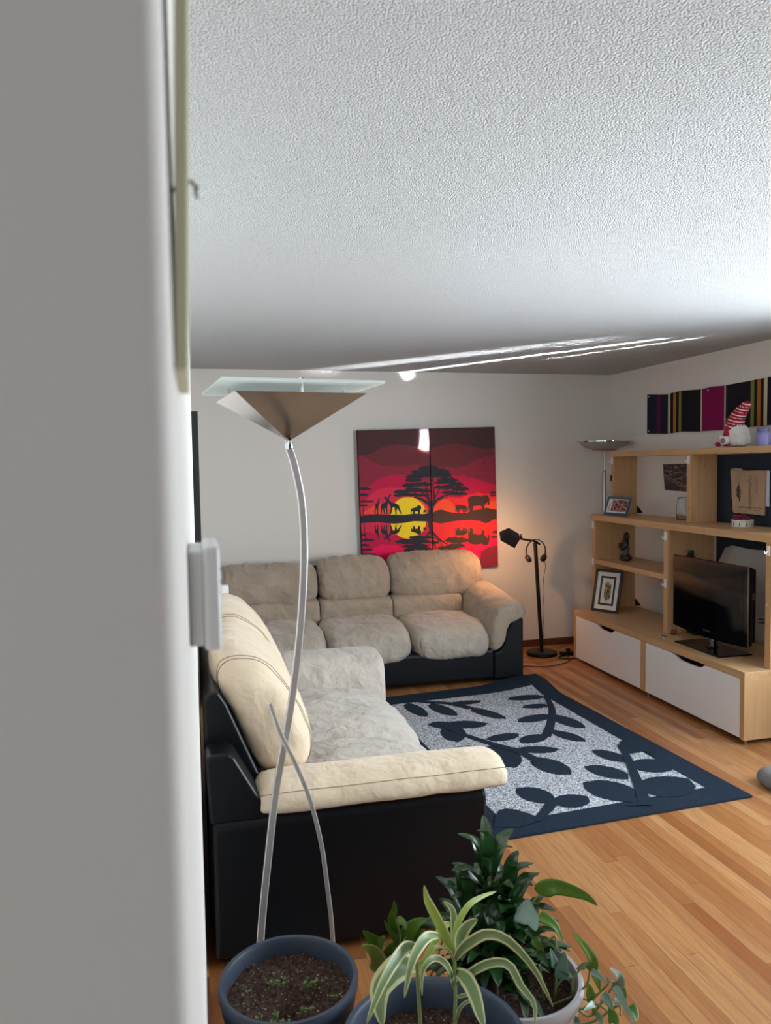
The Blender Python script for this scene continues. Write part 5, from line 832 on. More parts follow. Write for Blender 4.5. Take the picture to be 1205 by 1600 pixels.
frame_thing('feather_picture', 'black framed feather picture leaning on the left end of the console', 'picture', (3.20, 5.60, .4345), LEFT+.50, .24, .245, .345, .020, .016, M_bplast, b_feather)
# dark carved figurine
t = thing('figurine', 'small dark carved figurine on the short shelf above the feather picture', 'figurine', (3.371, 5.556, .848))
fd = plain('dark_carved_stone', (34, 32, 32), .35, bump=.4, scale=40); fg = plain('grey_carved_stone', (78, 76, 74), .5)
b = BM().ball((3.371, 5.580, .878), (.036, .030, .030)).ball((3.372, 5.530, .876), (.036, .034, .028)).ball((3.360, 5.558, .868), (.042, .045, .020)); obj('base', b, fd, t, smooth=True)
obj('body', BM().lathe([(.024, .872), (.026, .90), (.024, .93), (.030, .955), (.020, .985)], (3.371, 5.553, 0), 16), fg, t, smooth=True)
obj('arms', BM().tube(spline([(3.34, 5.59, .99), (3.335, 5.575, .955), (3.335, 5.545, .95), (3.34, 5.515, .975), (3.36, 5.51, 1.0)], 14), .017, 9), fd, t, smooth=True)
obj('head', BM().ball((3.371, 5.545, 1.045), (.024, .028, .040)).ball((3.371, 5.565, 1.005), (.026, .036, .022)).ball((3.352, 5.535, 1.048), (.016, .012, .02)), fd, t, smooth=True)
# postcard on the wall
pc = N('bridge_photo', .4); v = pc.coord((1, 1, 1)); a = pc.noise(pc.coord((1, 6, 22), rot=(.45, 0, 0)), 2.2, 4)
pc.color(pc.mix(pc.ramp(pc.noise(v, 26, 4), [(.4, (0, 0, 0)), (.6, (1, 1, 1))]), pc.ramp(a, [(.44, lin((34, 36, 44))), (.56, lin((92, 84, 88))), (.62, lin((176, 118, 92)))]), lin((52, 54, 66))))
t = thing('postcard', 'dark photo print of branches taped on the wall beside the upper divider', 'photo', (X1, 5.36, 1.41))
obj('print', BM().prism([(5.560, 1.625), (5.530, 1.414), (5.20, 1.410), (5.20, 1.628)], lambda a, c, x: V((x, a, c)), X1-.004, X1-.0005), pc.m, t)
b = BM(); 
for (ya, za), (yb, zb), w0 in (((5.552, 1.575), (5.2, 1.545), .006), ((5.545, 1.54), (5.2, 1.44), .009), ((5.545, 1.515), (5.2, 1.425), .006), ((5.54, 1.525), (5.36, 1.55), .005), ((5.40, 1.50), (5.2, 1.545), .006)):
    b.tube([(X1-.0045, ya, za), (X1-.0045, yb, zb)], w0/2, 6)
obj('branches', b, plain('reddish_branch', (150, 104, 84), .6), t)
# vase
t = thing('glass_vase', 'clear glass vase standing on the middle shelf behind the upper divider', 'vase', (3.49, 4.965, mid1))
obj('vase_body', BM().lathe([(.05, 0), (.056, .004), (.058, .06), (.05, .15), (.042, .165), (.039, .165), (.047, .15), (.054, .06), (.05, .008), (.0, .008)], (3.49, 4.965, mid1+.001), 28, caps=False), mat_glass('clear_glass', (252, 255, 255), .0, 1.0), t, smooth=True)
# print on the navy cloth
t = thing('wall_print', 'brown paper print with a feather drawing and handwriting, hung on the navy cloth', 'print', (3.59, 4.36, 1.285))
pap = plain('kraft_paper', (176, 146, 116), .7, var=.12, scale=30); ink = plain('ink', (58, 46, 42), .8)
PX = 3.600
b = BM(); r = random.Random(3); ol = []
for i in range(12): ol.append((4.535-.34*i/11, 1.578+.004*r.random()-.004*(i/11)))
for i in range(1, 14): ol.append((4.195+.006*r.random()+.004*i/13, 1.576-.290*i/13))
for i in range(1, 12): ol.append((4.200+.30*i/11, 1.284+.005*r.random()))
for i in range(1, 13): ol.append((4.503+.03*i/13+.005*r.random(), 1.286+.288*i/13))
obj('paper', b.prism(ol, lambda a, c, x: V((x, a, c)), PX-.006, PX+.0035), pap, t)
b = BM(); fy, fz = 4.45, 1.50
b.tube([(PX-.0065, fy+.008, 1.575), (PX-.0065, fy+.006, 1.52), (PX-.0065, fy, 1.45), (PX-.0065, fy-.012, 1.37)], .0016, 5)
b.tube([(PX-.0065, fy-.014, 1.575), (PX-.0065, fy-.014, 1.53), (PX-.0065, fy-.006, 1.47)], .0012, 5)
for k in range(26):
    z = 1.372+.004*k; w_ = .030*math.sin(math.pi*min(1, (k+2)/27))
    for s in (-1, 1):
        if r.random() < .85: b.tube([(PX-.0066, fy-.008+.0005*k, z), (PX-.0066, fy-.008+.0005*k+s*w_*r.uniform(.6, 1), z+.012)], .0015, 5)
obj('feather_drawing', b, ink, t)
def scribble(y, z, L, hgt, vertical, seed, n):
    rr = random.Random(seed); pts = []
    for i in range(n):
        a = i/(n-1)*L; d = (rr.random()-.5)*hgt*2*(1 if i % 2 else -1)*abs(math.sin(i*1.7))
        pts.append((PX-.0066, y-d, z-a) if vertical else (PX-.0066, y-a, z+d))
    return BM().tube(pts, .0011, 5)
b = BM()
for (y, z, L, hg, ve, sd, n) in ((4.335, 1.545, .23, .016, True, 1, 60), (4.345, 1.52, .19, .010, True, 4, 44), (4.275, 1.53, .11, .004, True, 2, 26), (4.465, 1.33, .24, .008, False, 3, 46), (4.30, 1.312, .07, .003, False, 5, 16)):
    rr = random.Random(sd); pts = []
    for i in range(n):
        a = i/(n-1)*L; d = hg*(rr.random()*2-1)
        pts.append((PX-.0066, y-d, z-a) if ve else (PX-.0066, y-a, z+d))
    b.tube(pts, .0010, 5)
obj('handwriting', b, ink, t)
obj('backing_roll', BM().tube([(PX-.002, 4.53, 1.585), (PX-.004, 4.48, 1.590), (PX-.003, 4.42, 1.583)], .008, 10), plain('cream_roll', (150, 140, 124), .7), t, smooth=True)
obj('white_card', BM().box((PX+.004, 4.175, 1.345), (PX+.009, 4.30, 1.578)), plain('white_card', (206, 206, 210), .6), t)
t.location.y += .062
# ceramic pot with dried red flowers
t = thing('ceramic_pot', 'small white ribbed ceramic pot of dried red petals on the middle shelf', 'pot', (3.43, 4.265, mid1))
b = BM(); rows = []
for r0, z in ((.060, 0), (.064, .004), (.064, .036), (.068, .040), (.068, .048), (.060, .048), (.056, .03), (.01, .03)):
    rows.append([V((3.43+r0*(1+(.012*math.cos(j*12*2*math.pi/48) if .003 < z < .037 and r0 > .06 else 0))*math.cos(2*math.pi*j/48), 4.265+r0*(1+(.012*math.cos(j*12*2*math.pi/48) if .003 < z < .037 and r0 > .06 else 0))*math.sin(2*math.pi*j/48), mid1+.001+z)) for j in range(48)])
b.grid(rows, closed=True, caps=True)
for k in range(10):
    a = 2*math.pi*k/10; c, s = math.cos(a), math.sin(a)
    b.ball((3.43+.0655*c, 4.265+.0655*s, mid1+.022), (.0035, .0055, .010), 8, 6, mi=1)
obj('bowl', b, [plain('cream_ceramic', (214, 210, 198), .35), plain('grey_glaze', (96, 96, 92), .4)], t, smooth='auto')
b = BM(); r = random.Random(8)
for k in range(26):
    a = r.random()*6.28; q = r.random()**.5*.05
    b.ball((3.43+q*math.cos(a), 4.265+q*math.sin(a), mid1+.052+r.random()*.024), (.013, .016, .006+.005*r.random()), 8, 5)
obj('petals', b, plain('dried_crimson', (128, 24, 52), .8, var=.3, scale=200), t, smooth=True)
# gnome on the top shelf
t = thing('gnome', 'plush gnome with a bent red knitted hat on the top shelf', 'plush gnome', (3.30, 4.18, 1.733))
fur = N('white_fur', .95, 0, .1, lin((226, 222, 214))); fur.bump(fur.noise(fur.coord((60, 60, 14)), 3, 5), .9, .012)
kn = N('red_knit', .9, 0, .1); cc = kn.coord(); sp = kn.n('ShaderNodeSeparateXYZ'); kn.l(cc, sp.inputs[0])
wv = kn.math('FRACT', kn.math('MULTIPLY', kn.math('ADD', sp.outputs[2], kn.math('MULTIPLY', sp.outputs[1], -.35)), 24.0))
st1 = kn.math('LESS_THAN', wv, .16); dots = kn.math('MULTIPLY', kn.math('LESS_THAN', kn.math('ABSOLUTE', kn.math('SUBTRACT', wv, .6)), .10), kn.math('GREATER_THAN', kn.noise(cc, 120, 1), .52))
kn.color(kn.mix(kn.math('MAXIMUM', st1, kn.math('MULTIPLY', dots, .8)), lin((150, 30, 48)), lin((226, 206, 202)))); kn.bump(kn.noise(cc, 260, 2), .5, .003)
B, _ = pillow([(-.085, 0), (-.10, .03), (-.088, .085), (-.05, .13), (.0, .14), (.05, .13), (.085, .085), (.095, .03), (.08, 0), (0, -.002)], -.058, .058, lambda a, c, d: V((3.30+d, 4.175+a, 1.7355+c)), n=40, m=24, p=2.6, amp=.006, freq=26)
obj('body', B, fur.m, t, smooth=True)
path = spline([(3.295, 4.182, 1.845), (3.293, 4.160, 1.90), (3.293, 4.120, 1.945), (3.294, 4.07, 1.985), (3.296, 4.055, 1.998)], 20); rows = []
for i, p in enumerate(path):
    u = i/19; tg = (path[min(i+1, 19)]-path[max(i-1, 0)]).normalized(); a = V((1, 0, 0)); c = tg.cross(a); rr = .054*(1-u)**.75+.006
    rows.append([p + (a*math.cos(q)+c*math.sin(q))*rr for q in (2*math.pi*j/24 for j in range(24))])
b = BM(); b.grid(rows, closed=True, caps=True); obj('hat', b, kn.m, t, smooth=True)
red = plain('red_felt', (164, 24, 44), .9)
obj('scarf', BM().prism([(4.215, 1.795), (4.16, 1.800), (4.168, 1.86), (4.19, 1.858)], lambda a, c, x: V((x, a, c)), 3.232, 3.246), red, t, bevel=.003)
obj('bear', BM().ball((3.235, 4.195, 1.768), (.026, .036, .030)).ball((3.228, 4.215, 1.79), (.014, .014, .014)), plain('white_plush', (220, 214, 212), .95), t, smooth=True)
obj('bear_muzzle', BM().ball((3.214, 4.185, 1.768), (.010, .018, .018)), plain('mauve_plush', (140, 110, 120), .9), t, smooth=True)
obj('foot', BM().ball((3.240, 4.262, 1.749), (.022, .020, .015)).ball((3.240, 4.19, 1.743), (.02, .028, .009)), red, t, smooth=True)
KG = 1.0485
t.location = CAM + (V(t.location)-CAM)*KG; t.location.z = 1.739; t.scale = (KG, KG, KG)
# things cut by the right edge of the photo / small things
t = thing('lilac_jar', 'lilac jar at the right end of the top shelf', 'jar', (3.46, 4.125, 1.733))
lj = plain('lilac_glass', (128, 124, 176), .3)
obj('jar_body', BM().lathe([(.042, 0), (.044, .01), (.044, .075), (.036, .085)], (3.46, 4.125, 1.734), 24), lj, t, smooth='auto')
obj('jar_lid', BM().lathe([(.038, .085), (.038, .108), (.034, .112)], (3.46, 4.125, 1.734), 24), plain('lilac_lid', (96, 92, 140), .4), t, smooth='auto')
t = thing('metal_puck', 'small round metal tin lying on the console in front of the divider', 'tin', (3.10, 4.626, .43))
obj('tin_body', BM().lathe([(.022, 0), (.024, .003), (.024, .015), (.021, .018)], (3.10, 4.626, .431), 24), M_chrome, t, smooth='auto')
obj('dial', BM().lathe([(.016, .0182), (.016, .0192)], (3.10, 4.626, .431), 20), M_bplast, t)
t = thing('toy_animal', 'tiny brown wooden toy animal at the foot of the divider', 'toy', (3.235, 4.712, .43))
wb = plain('brown_toy_wood', (112, 66, 42), .6)
obj('body', BM().ball((3.235, 4.712, .452), (.012, .026, .011)).ball((3.235, 4.688, .463), (.009, .010, .010)), wb, t, smooth=True)
for y in (4.698, 4.728):
    for x in (3.229, 3.241): obj('leg', BM().tube([(x, y, .4305), (x, y, .45)], .004, 6), wb, t)
t = thing('black_receiver', 'small black box on the console half hidden behind the television', 'receiver', (3.40, 4.68, .43))
obj('case', BM().box((3.36, 4.63, .432), (3.45, 4.74, .462)), M_bplast, t, bevel=.003)
obj('display', BM().box((3.358, 4.65, .442), (3.3602, 4.70, .452)), M_gloss, t)
t = thing('webcam', 'small black device standing on top of the television', 'device', (3.235, 4.53, 1.0))
obj('clip', BM().box((3.225, 4.50, 1.001), (3.255, 4.56, 1.012)), M_bplast, t, bevel=.002)
obj('camera_head', BM().lathe([(.016, 0), (.021, .006), (.021, .028), (.015, .034)], (3.24, 4.53, 1.012), 16), M_bplast, t, smooth='auto')
# tapestry on the right wall
TC = {'navy': (38, 42, 54), 'plum': (96, 30, 70), 'cream': (198, 186, 160), 'black': (34, 31, 36), 'orange': (176, 112, 38), 'olive': (128, 130, 62), 'magenta': (128, 26, 76)}
TM = []
for k, c in TC.items():
    q = N('woven_'+k, .95, 0, .1, lin(c)); q.bump(q.noise(q.coord((1, 60, 320)), 2, 2), .5, .002); TM.append(q.m)
t = thing('woven_hanging', 'striped woven wall hanging pinned along the right wall above the shelving unit', 'wall hanging', (X1, 4.9, 1.9))
b = BM(); TK = list(TC)
for (ya, ta, ba, ca), (yb, tb, bb, _) in zip(TAPESTRY, TAPESTRY[1:]):
    n = max(1, int(abs(ya-yb)/.04))
    for i in range(n):
        P = []
        for u in (i/n, (i+1)/n):
            y = ya+(yb-ya)*u; x = X1-.009-.006*math.sin(y*9.0); P.append((y, ta+(tb-ta)*u, ba+(bb-ba)*u, x))
        (y0, t0, b0, x0), (y1, t1, b1, x1) = P
        b.face([(x0, y0, t0), (x0, y0, b0), (x1, y1, b1), (x1, y1, t1)], TK.index(ca))
bmesh.ops.remove_doubles(b.bm, verts=b.bm.verts[:], dist=.0003)
o = obj('cloth', b, TM, t); sd = o.modifiers.new('thick', 'SOLIDIFY'); sd.thickness = .003
for y, z in ((TAPESTRY[0][0]-.03, TAPESTRY[0][1]-.02), (TAPESTRY[0][0]-.03, TAPESTRY[0][2]+.02), (4.975, 2.165)):
    obj('pin', BM().lathe([(.006, 0), (.007, .002), (.004, .004)], (X1-.020, y, z), 10, M=Matrix.Rotation(-math.pi/2, 4, 'Y')), M_wplast, t)

# ------------------------------------------------------------------ lamps
t = thing('pyramid_floor_lamp', 'tall steel floor lamp with an inverted pyramid shade beside the loveseat', 'floor lamp', (.27, 2.32, 0))
pole = spline([(.145, 2.325, .02), (.159, 2.33, .214), (.189, 2.33, .464), (.217, 2.33, .663), (.257, 2.33, .859), (.286, 2.33, 1.036), (.305, 2.33, 1.194), (.317, 2.33, 1.371), (.314, 2.33, 1.527), (.297, 2.33, 1.634), (.279, 2.33, 1.700)], 60)
obj('pole', BM().bar(pole, .023, .012, (1, 0, 0)), M_polish, t, bevel=.004, seg=3)
arm = spline([(.382, 2.315, .02), (.378, 2.315, .196), (.366, 2.315, .331), (.349, 2.315, .477), (.316, 2.315, .623), (.274, 2.315, .738), (.233, 2.315, .832), (.201, 2.315, .933)], 44)
obj('cross_bar', BM().bar(arm, .014, .011, (1, 0, 0)), M_polish, t, bevel=.003)
obj('base_plate', BM().lathe([(.155, .0), (.158, .004), (.158, .016), (.150, .02), (.0005, .02)], (.265, 2.32, .001), 40), M_steel, t, smooth='auto')
ang = math.radians(6); ctr = V((.279, 2.33, 0)); s = .188
def sq(h, z): return [ctr + V((h*(a*math.cos(ang)-c*math.sin(ang)), h*(a*math.sin(ang)+c*math.cos(ang)), z)) for a, c in ((-1, -1), (1, -1), (1, 1), (-1, 1))]
obj('collar', BM().lathe([(.010, 0), (.012, .004), (.012, .026), (.009, .03)], (ctr.x, ctr.y, 1.698), 16), M_chrome, t, smooth='auto')
b = BM(); b.grid([sq(.006, 1.727), sq(s, 1.852), sq(s-.003, 1.852), sq(.004, 1.7295)], closed=True); b.face(sq(.004, 1.7295)); b.face(sq(.006, 1.727))
obj('shade', b, mat_brushed('satin_shade_metal', (134, 122, 116), .16), t)
g = BM(); g.grid([sq(.228, 1.876), sq(.228, 1.884)], closed=True, caps=True)
gm = N('frosted_glass', .35, 0, .5, lin((228, 234, 232))); tl = gm.n('ShaderNodeBsdfTranslucent'); tl.inputs[0].default_value = (*lin((238, 243, 241)), 1); mxg = gm.n('ShaderNodeMixShader'); mxg.inputs[0].default_value = .55
gm.l(gm.b.outputs[0], mxg.inputs[1]); gm.l(tl.outputs[0], mxg.inputs[2]); gm.l(mxg.outputs[0], [q for q in gm.t.nodes if q.type == 'OUTPUT_MATERIAL'][0].inputs[0])
obj('glass_plate', g, gm.m, t, bevel=.001)
for k, (a, c) in enumerate(((0, -1), (1, 0), (0, 1), (-1, 0))):
    q = ctr + V((s*.93*(a*math.cos(ang)-c*math.sin(ang)), s*.93*(a*math.sin(ang)+c*math.cos(ang)), 0))
    obj('stud', BM().lathe([(.004, 1.845), (.004, 1.888), (.007, 1.888), (.007, 1.893)], q, 10), M_chrome, t, smooth='auto')
obj('bulb', BM().lathe([(.008, 1.745), (.012, 1.76), (.014, 1.82), (.008, 1.84)], ctr, 12), M_white, t, smooth=True)

t = thing('dish_floor_lamp', 'chrome dish floor lamp standing in the far corner behind the shelving unit', 'floor lamp', (3.46, 6.05, 0))
c = (3.46, 6.05, 0)
obj('base_plate', BM().lathe([(.13, .001), (.135, .004), (.13, .022), (.02, .028)], c, 36), M_steel, t, smooth='auto')
obj('pole', BM().lathe([(.017, .028), (.017, 1.56), (.012, 1.575), (.0065, 1.58), (.0065, 1.735)], c, 16), M_steel, t, smooth='auto')
obj('dish', BM().lathe([(.01, 1.735), (.10, 1.745), (.105, 1.755), (.10, 1.762), (.01, 1.745)], c, 40), M_steel, t, smooth='auto')
obj('glass_bowl', BM().lathe([(.10, 1.757), (.16, 1.775), (.205, 1.805), (.215, 1.822), (.210, 1.822), (.198, 1.807), (.155, 1.780), (.10, 1.762)], c, 44), mat_glass('smoky_glass', (190, 186, 178), .15, .5), t, smooth=True)
obj('rim', BM().lathe([(.215, 1.818), (.236, 1.822), (.236, 1.832), (.215, 1.832)], c, 44), M_chrome, t, smooth='auto')

t = thing('reading_lamp', 'black reading lamp with a boxy head beside the three seat sofa', 'reading lamp', (2.865, 6.05, 0))
obj('base_plate', BM().lathe([(.128, .001), (.132, .006), (.130, .028), (.11, .034), (.02, .036)], (2.865, 6.05, 0), 40), M_dsteel, t, smooth='auto')
obj('pole', BM().tube([(2.865, 6.05, .03), (2.806, 6.05, .975)], .016, 12), M_dsteel, t, smooth='auto')
arm_ = spline([(2.85, 6.05, .955), (2.80, 6.045, .985), (2.70, 5.98, 1.005), (2.60, 5.88, 1.028), (2.515, 5.80, 1.05)], 14)
obj('arm', BM().tube(arm_, .009, 8), M_dsteel, t, smooth=True)
obj('swivel_knob', BM().lathe([(.012, 0), (.012, .02), (.005, .022), (.005, .04)], (2.60, 5.88, 1.028), 10), M_dsteel, t, smooth='auto')
# head: an open box; local z = its closed top
hz = V((.45, -.62, .62)).normalized(); hx = (V((-.85, -.12, .42)) - hz*V((-.85, -.12, .42)).dot(hz)).normalized(); hy = hz.cross(hx)
HM = Matrix((hx, hy, hz)).transposed().to_4x4(); HM.translation = V((2.462, 5.77, 1.058))
b = BM(); L0, L1, th = .075, .055, .004
o1 = [(-L0, -.05, -.045), (L0, -.05, -.045), (L0, .05, -.045), (-L0, .05, -.045)]; o2 = [(-L1, -.034, .045), (L1, -.034, .045), (L1, .034, .045), (-L1, .034, .045)]
i1 = [(x*(1-th/L0), y*(1-th/.05), z) for x, y, z in o1]; i2 = [(x*(1-th/L1), y*(1-th/.034), z-th) for x, y, z in o2]
T_ = lambda L: [HM @ V(p) for p in L]
b.grid([T_(i2), T_(i1), T_(o1), T_(o2)], closed=True, caps=True)
obj('lamp_head', b, plain('black_lamp_head', (30, 31, 34), .4), t)
bulb = obj('bulb', BM().ball(HM @ V((0, 0, -.005)), .018), mat_emit('warm_bulb', (255, 190, 120), 14), t, smooth=True)
ld = bpy.data.lights.new('reading_light', 'POINT'); ld.energy = 7.0; ld.color = (1, .50, .20); ld.shadow_soft_size = .02
lo = bpy.data.objects.new('reading_light', ld); C.objects.link(lo); lo.location = HM @ V((0, 0, -.048))

t = thing('headphones', 'red and black headphones hung on the arm of the reading lamp', 'headphones', (2.80, 6.02, .84))
hb = [(2.80+.095*math.cos(a), 6.015, .935+.10*math.sin(a)*(1.0 if a > 0 else 1)) for a in [math.radians(-62+304*i/40) for i in range(41)]]
hb = [p for p in hb]
obj('headband', BM().bar([(2.795+.088*math.cos(a), 6.012, .905+.098*math.sin(a)) for a in [math.radians(-40+260*i/36) for i in range(37)]], .018, .006, (0, 1, 0)), M_bplast, t, bevel=.001)
redp = plain('dark_red_plastic', (110, 26, 34), .4)
for sx in (-1, 1):
    p = V((2.795+sx*.070, 6.012, .842))
    obj('yoke', BM().bar([(2.795+sx*.090, 6.006, .90), (2.795+sx*.088, 6.004, .865), (2.795+sx*.075, 6.004, .83)], .012, .006, (0, 1, 0)), redp, t)
    Mr = Matrix.Rotation(math.pi/2, 4, 'Y') @ Matrix.Rotation(sx*.5, 4, 'Y')
    obj('ear_cup', BM().lathe([(.012, -.016), (.030, -.014), (.034, -.004), (.034, .010), (.026, .016), (.01, .017)], p, 22, M=Mr), M_bplast, t, smooth='auto')
obj('cord', BM().tube(spline([(2.87, 6.0, .83), (2.882, 6.01, .76), (2.872, 6.02, .68), (2.868, 6.03, .55), (2.876, 6.028, .42), (2.872, 6.026, .30), (2.866, 6.02, .16), (2.80, 6.0, .045)], 40), .0022, 6), M_bplast, t, smooth=True)
t = thing('power_strip', 'black power strip on the floor between the reading lamp and the console', 'power strip', (3.03, 5.99, 0))
obj('strip_body', BM().box((2.995, 5.93, .001), (3.24, 5.985, .036)), M_bplast, t, bevel=.006, seg=3)
obj('plug', BM().box((3.05, 5.94, .036), (3.08, 5.975, .062)), M_bplast, t, bevel=.004); obj('plug', BM().box((3.12, 5.94, .036), (3.15, 5.975, .058)), M_bplast, t, bevel=.004)
cord = plain('brown_cord', (74, 52, 40), .6)
tag(obj('floor_cable', BM().tube(spline([(2.99, 5.95, .012), (2.90, 5.86, .006), (2.76, 5.82, .006), (2.62, 5.86, .006), (2.52, 5.80, .006), (2.47, 5.70, .006)], 40), .0045, 6), plain('beige_cord', (170, 140, 104), .6), smooth=True), 'pale cable curving over the floorboards in front of the reading lamp base', 'cable')
tag(obj('floor_cable', BM().tube(spline([(3.03, 5.92, .012), (3.0, 5.80, .006), (2.88, 5.70, .006), (2.70, 5.66, .006), (2.55, 5.72, .006), (2.48, 5.62, .006)], 40), .004, 6), cord, smooth=True), 'dark brown cable looping over the floorboards nearest the sofa arm', 'cable')
tag(obj('floor_cable', BM().tube(spline([(3.20, 5.92, .012), (3.10, 5.84, .007), (2.98, 5.83, .007), (2.94, 5.90, .007), (3.02, 5.925, .012)], 40), .0055, 6), M_bplast, smooth=True), 'black cable coiled in front of the power strip', 'cable')
B, _ = pillow([(-.07, 0), (-.09, .04), (-.06, .085), (0, .10), (.06, .085), (.09, .04), (.07, 0), (0, -.003)], -.12, .12, lambda a, c_, d: V((2.815+a, 3.19+d, .004+c_*.85)), n=36, m=24, p=2.8, amp=.003)
tag(obj('floor_pouffe', B, plain('grey_felt', (122, 120, 120), .95, bump=.4, scale=200), smooth=True), 'grey soft rounded object on the floorboards right of the rug corner', 'floor cushion')

# ------------------------------------------------------------------ pots and plants
def pot(t, c, R, h, mat, lining, soil_drop=.045, flare=.78, thick=.014):
    z0 = .002
    o = obj('pot', BM().lathe([(R*flare, z0), (R*flare+.006, z0+.006), (R*(flare+(1-flare)*.72), h*.80), (R*.965, h*.84), (R*.975, h-.034), (R*1.0, h-.026), (R*1.006, h-.010), (R*.985, h), (R*.93, h-.001), (R*.905, h-.010), (R*.89, h-.06), (R*.86, h*.5), (R*.3, h*.5)], (c[0], c[1], 0), 64, caps=True), mat, t, smooth='auto', angle=50)
    rows = []; rs = R*.893
    for i in range(14):
        rr = rs*i/13+.0006; row = []
        for j in range(56):
            a = 2*math.pi*j/56; x, y = c[0]+rr*math.cos(a), c[1]+rr*math.sin(a)
            hole = 0
            for hx_, hy_, hr, hd in soil_holes: hole += hd*math.exp(-(((x-c[0]-hx_)**2+(y-c[1]-hy_)**2)/hr**2))
            row.append(V((x, y, h-soil_drop + .010*noise.noise(V((x*22, y*22, 1))) + .006*noise.noise(V((x*60, y*60, 3))) - hole*(1 if i < 12 else .3))))
        rows.append(row)
    b = BM(); b.grid(rows, closed=True); 
    tag(obj('soil', b, M_soil, t, smooth=True), kind='stuff'); return o
soil_holes = [(-.012, -.045, .034, .06), (.055, -.025, .030, .035), (.01, .015, .03, .02)]
t = thing('planter', 'dark slate pot of bare soil with tiny sprouts, by the left wall', 'plant pot', (.196, 1.895, 0))
pot(t, (.196, 1.895), .176, .352, M_pot, M_potin)
r = random.Random(11)
spg = plain('sprout_green', (92, 116, 62), .6)
for cx_, cy_, n, sp_ in ((-.025, .028, 12, .013), (-.045, -.105, 20, .026), (.06, .0, 9, .016), (.025, -.085, 6, .010), (-.10, .01, 3, .006), (.10, -.055, 3, .006)):
    b = BM()
    for k in range(n):
        x, y = .196+cx_+r.gauss(0, sp_), 1.895+cy_+r.gauss(0, sp_*.6); z = .306; hgt = r.uniform(.008, .02)
        b.tube([(x, y, z-.006), (x+r.uniform(-.004, .004), y, z+hgt)], .0008, 4)
        for q in range(3):
            a = r.random()*6.28; d = V((math.cos(a), math.sin(a), .4))*.006; p = V((x, y, z+hgt)); w_ = V((-math.sin(a), math.cos(a), 0))*.0028
            b.face([p, p+d*.5+w_, p+d, p+d*.5-w_])
    b.keep = True
    obj('sprout', b, spg, t)
soil_holes = []
def leaf_mesh(b, spine, width, roll=0, fold=.22, n=16, kind='strap', wav=0):
    """a blade along a curved spine, seen broad side on from the room's open side"""
    P = spline(spine, n); eye = V((.25, -.1, 1.55)); rows = []
    for i, p in enumerate(P):
        u = i/(n-1); tg = (P[min(i+1, n-1)]-P[max(i-1, 0)]).normalized()
        vd = (eye-p).normalized(); sd_ = tg.cross(vd)
        sd_ = sd_.normalized() if sd_.length > .05 else tg.cross(V((0, 0, 1))).normalized()
        sd_ = Matrix.Rotation(roll, 3, tg) @ sd_; up_ = sd_.cross(tg)
        if kind == 'strap': w_ = width*.6*(min(1, (u+.12)/.38)**.7)*(max(0, 1-u**2.6)**.75)
        elif kind == 'heart': w_ = width*.5*(min(1, u/.16+.12)**.6)*(max(0, 1-u)**.72)*1.45*(1 if u > .02 else .3)
        else: w_ = width*.5*math.sin(math.pi*min(1, u*.9+.06))**.8
        w_ = max(w_, .0008)
        row = []
        for j in range(7):
            a = (j-3)/3; row.append(p + sd_*w_*a + up_*(abs(a)-.5)*fold*w_ + up_*wav*w_*math.sin(u*9+j))
        rows.append(row)
    b.grid(rows, uv=True)
def plant_leaves(t, data, mats, name='leaf', kind='strap', fold=.22):
    for k, sp_, w_, roll in data:
        b = BM(); b.keep = True; leaf_mesh(b, sp_, w_, roll, fold, kind=kind if len(sp_) > 2 else 'heart')
        o = obj(name, b, mats[k], t, smooth=True); md = o.modifiers.new('thick', 'SOLIDIFY'); md.thickness = .0006
t = thing('variegated_plant', 'dark pot holding a cream striped dracaena, nearest to the camera', 'potted plant', (.49, 1.60, 0))
pot(t, (.49, 1.597), .213, .352, M_pot, M_potin, .07)
for s_ in DRACAENA_STEMS:
    pts = [V(p) for p in s_]; pts[0].z = .275
    obj('stem', BM().tube(spline(pts, 24),   .0048, 10, r1=.0036), M_stem, t, smooth=True)
plant_leaves(t, DRACAENA_LEAVES, {'v': M_var, 'y': M_yel})
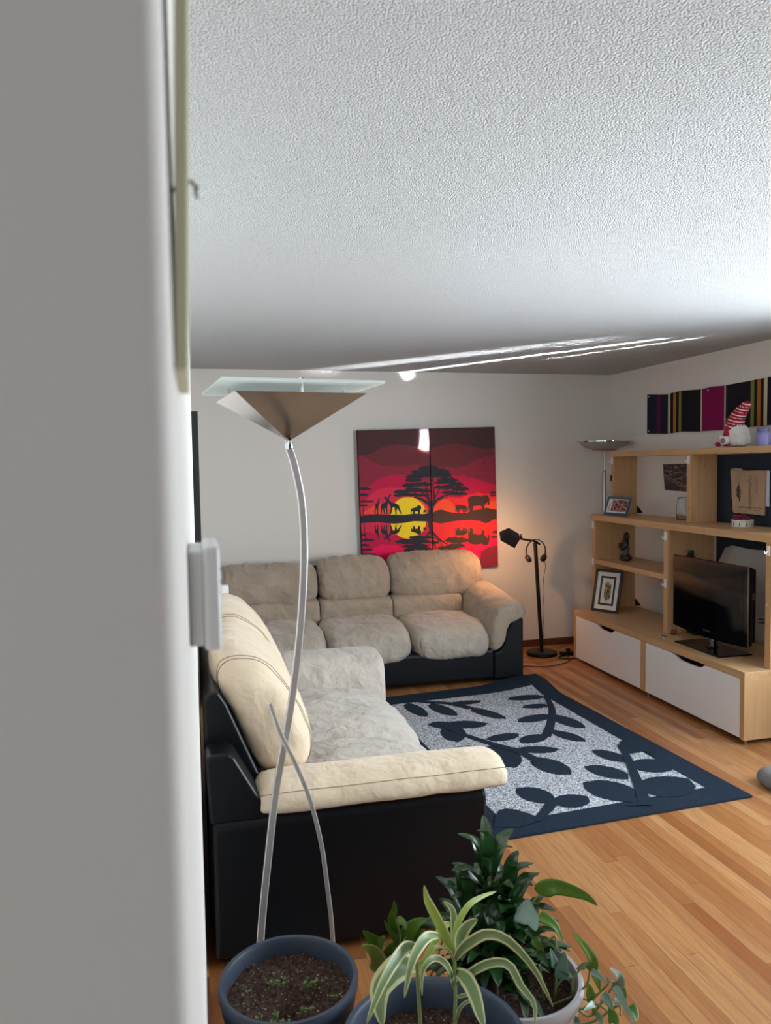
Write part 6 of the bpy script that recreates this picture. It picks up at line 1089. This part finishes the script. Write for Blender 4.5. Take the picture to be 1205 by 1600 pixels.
# bushy dark dracaena, philodendron and trailing pothos share the grey pot
t = thing('mixed_planter', 'pale grey pot of dark bushy dracaena and trailing pothos on the floorboards', 'potted plant', (.81, 1.885, 0))
pot(t, (.81, 1.885), .182, .255, M_potg, M_potin, .055)
r = random.Random(21); b = BM(); b.keep = True; sb = BM()
tops = [((.765, 1.955), .555, .0), ((.70, 1.95), .45, .6), ((.82, 1.95), .47, 1.1), ((.735, 1.88), .38, .3), ((.84, 1.90), .36, 2.)]
for (cx_, cy_), zt, ph in tops:
    sb.tube([(.78+(cx_-.78)*.5, 1.90+(cy_-1.90)*.5, .19), (cx_, cy_, zt-.03)], .008, 8)
    n = int(18 + (zt-.35)*80)
    for k in range(n):
        u = k/n; z = .235 + (zt-.02-.235)*u; a = k*2.399+ph; L_ = (.165 - .030*u)*r.uniform(.85, 1.15)
        el = .35 + .95*u**1.6 + r.uniform(-.2, .2); d = V((math.cos(a)*math.cos(el), math.sin(a)*math.cos(el), math.sin(el)))
        o_1 = V((cx_, cy_, z)) if u > .3 else V((cx_+(.79-cx_)*(.3-u), cy_+(1.9-cy_)*(.3-u), z))
        h_ = V((math.cos(a), math.sin(a), 0))
        sp_ = [o_1, o_1+d*L_*.45, o_1+d*L_*.8+V((0, 0, -.012)), o_1+d*L_*.95+h_*L_*.18+V((0, 0, -.045+.03*u))]
        P = spline(sp_, 9); rows = []; wd = r.uniform(.042, .058)
        for i, p in enumerate(P):
            v_ = i/8; tg = (P[min(i+1, 8)]-P[max(i-1, 0)]).normalized(); sd_ = V((-math.sin(a), math.cos(a), 0)); up_ = sd_.cross(tg)
            w_ = max(.0006, wd*.5*(min(1, (v_+.2)/.5))*(max(0, 1-v_**2.2)**.8))
            rows.append([p+sd_*w_*q+up_*(-abs(q)*.30*w_+.10*w_*math.sin(v_*8+q*2+k)) for q in (-1, -.5, 0, .5, 1)])
        b.grid(rows, uv=True)
obj('stem', sb, M_bark, t, smooth=True)
o = obj('foliage', b, M_dark, t, smooth=True); tag(o, 'dark glossy upright foliage')
for s_ in PHILO_STEMS: 
    pts = [V(p) for p in s_]; obj('stem', BM().tube(spline(pts, 16), .0032, 8, r1=.002), M_stem, t, smooth=True)
plant_leaves(t, [(k, a, c, d) for k, a, c, d in PHILO_LEAVES], {'p': M_green, 'q': M_yel}, kind='heart', fold=.15)
for s_ in POTHOS_VINES:
    obj('vine', BM().tube(spline([V(p) for p in s_], 20), .0034, 8, r1=.0024), M_stem, t, smooth=True)
plant_leaves(t, POTHOS_LEAVES, {'g': M_green, 'd': M_sheen, 'b': M_sheen}, kind='heart', fold=.18)
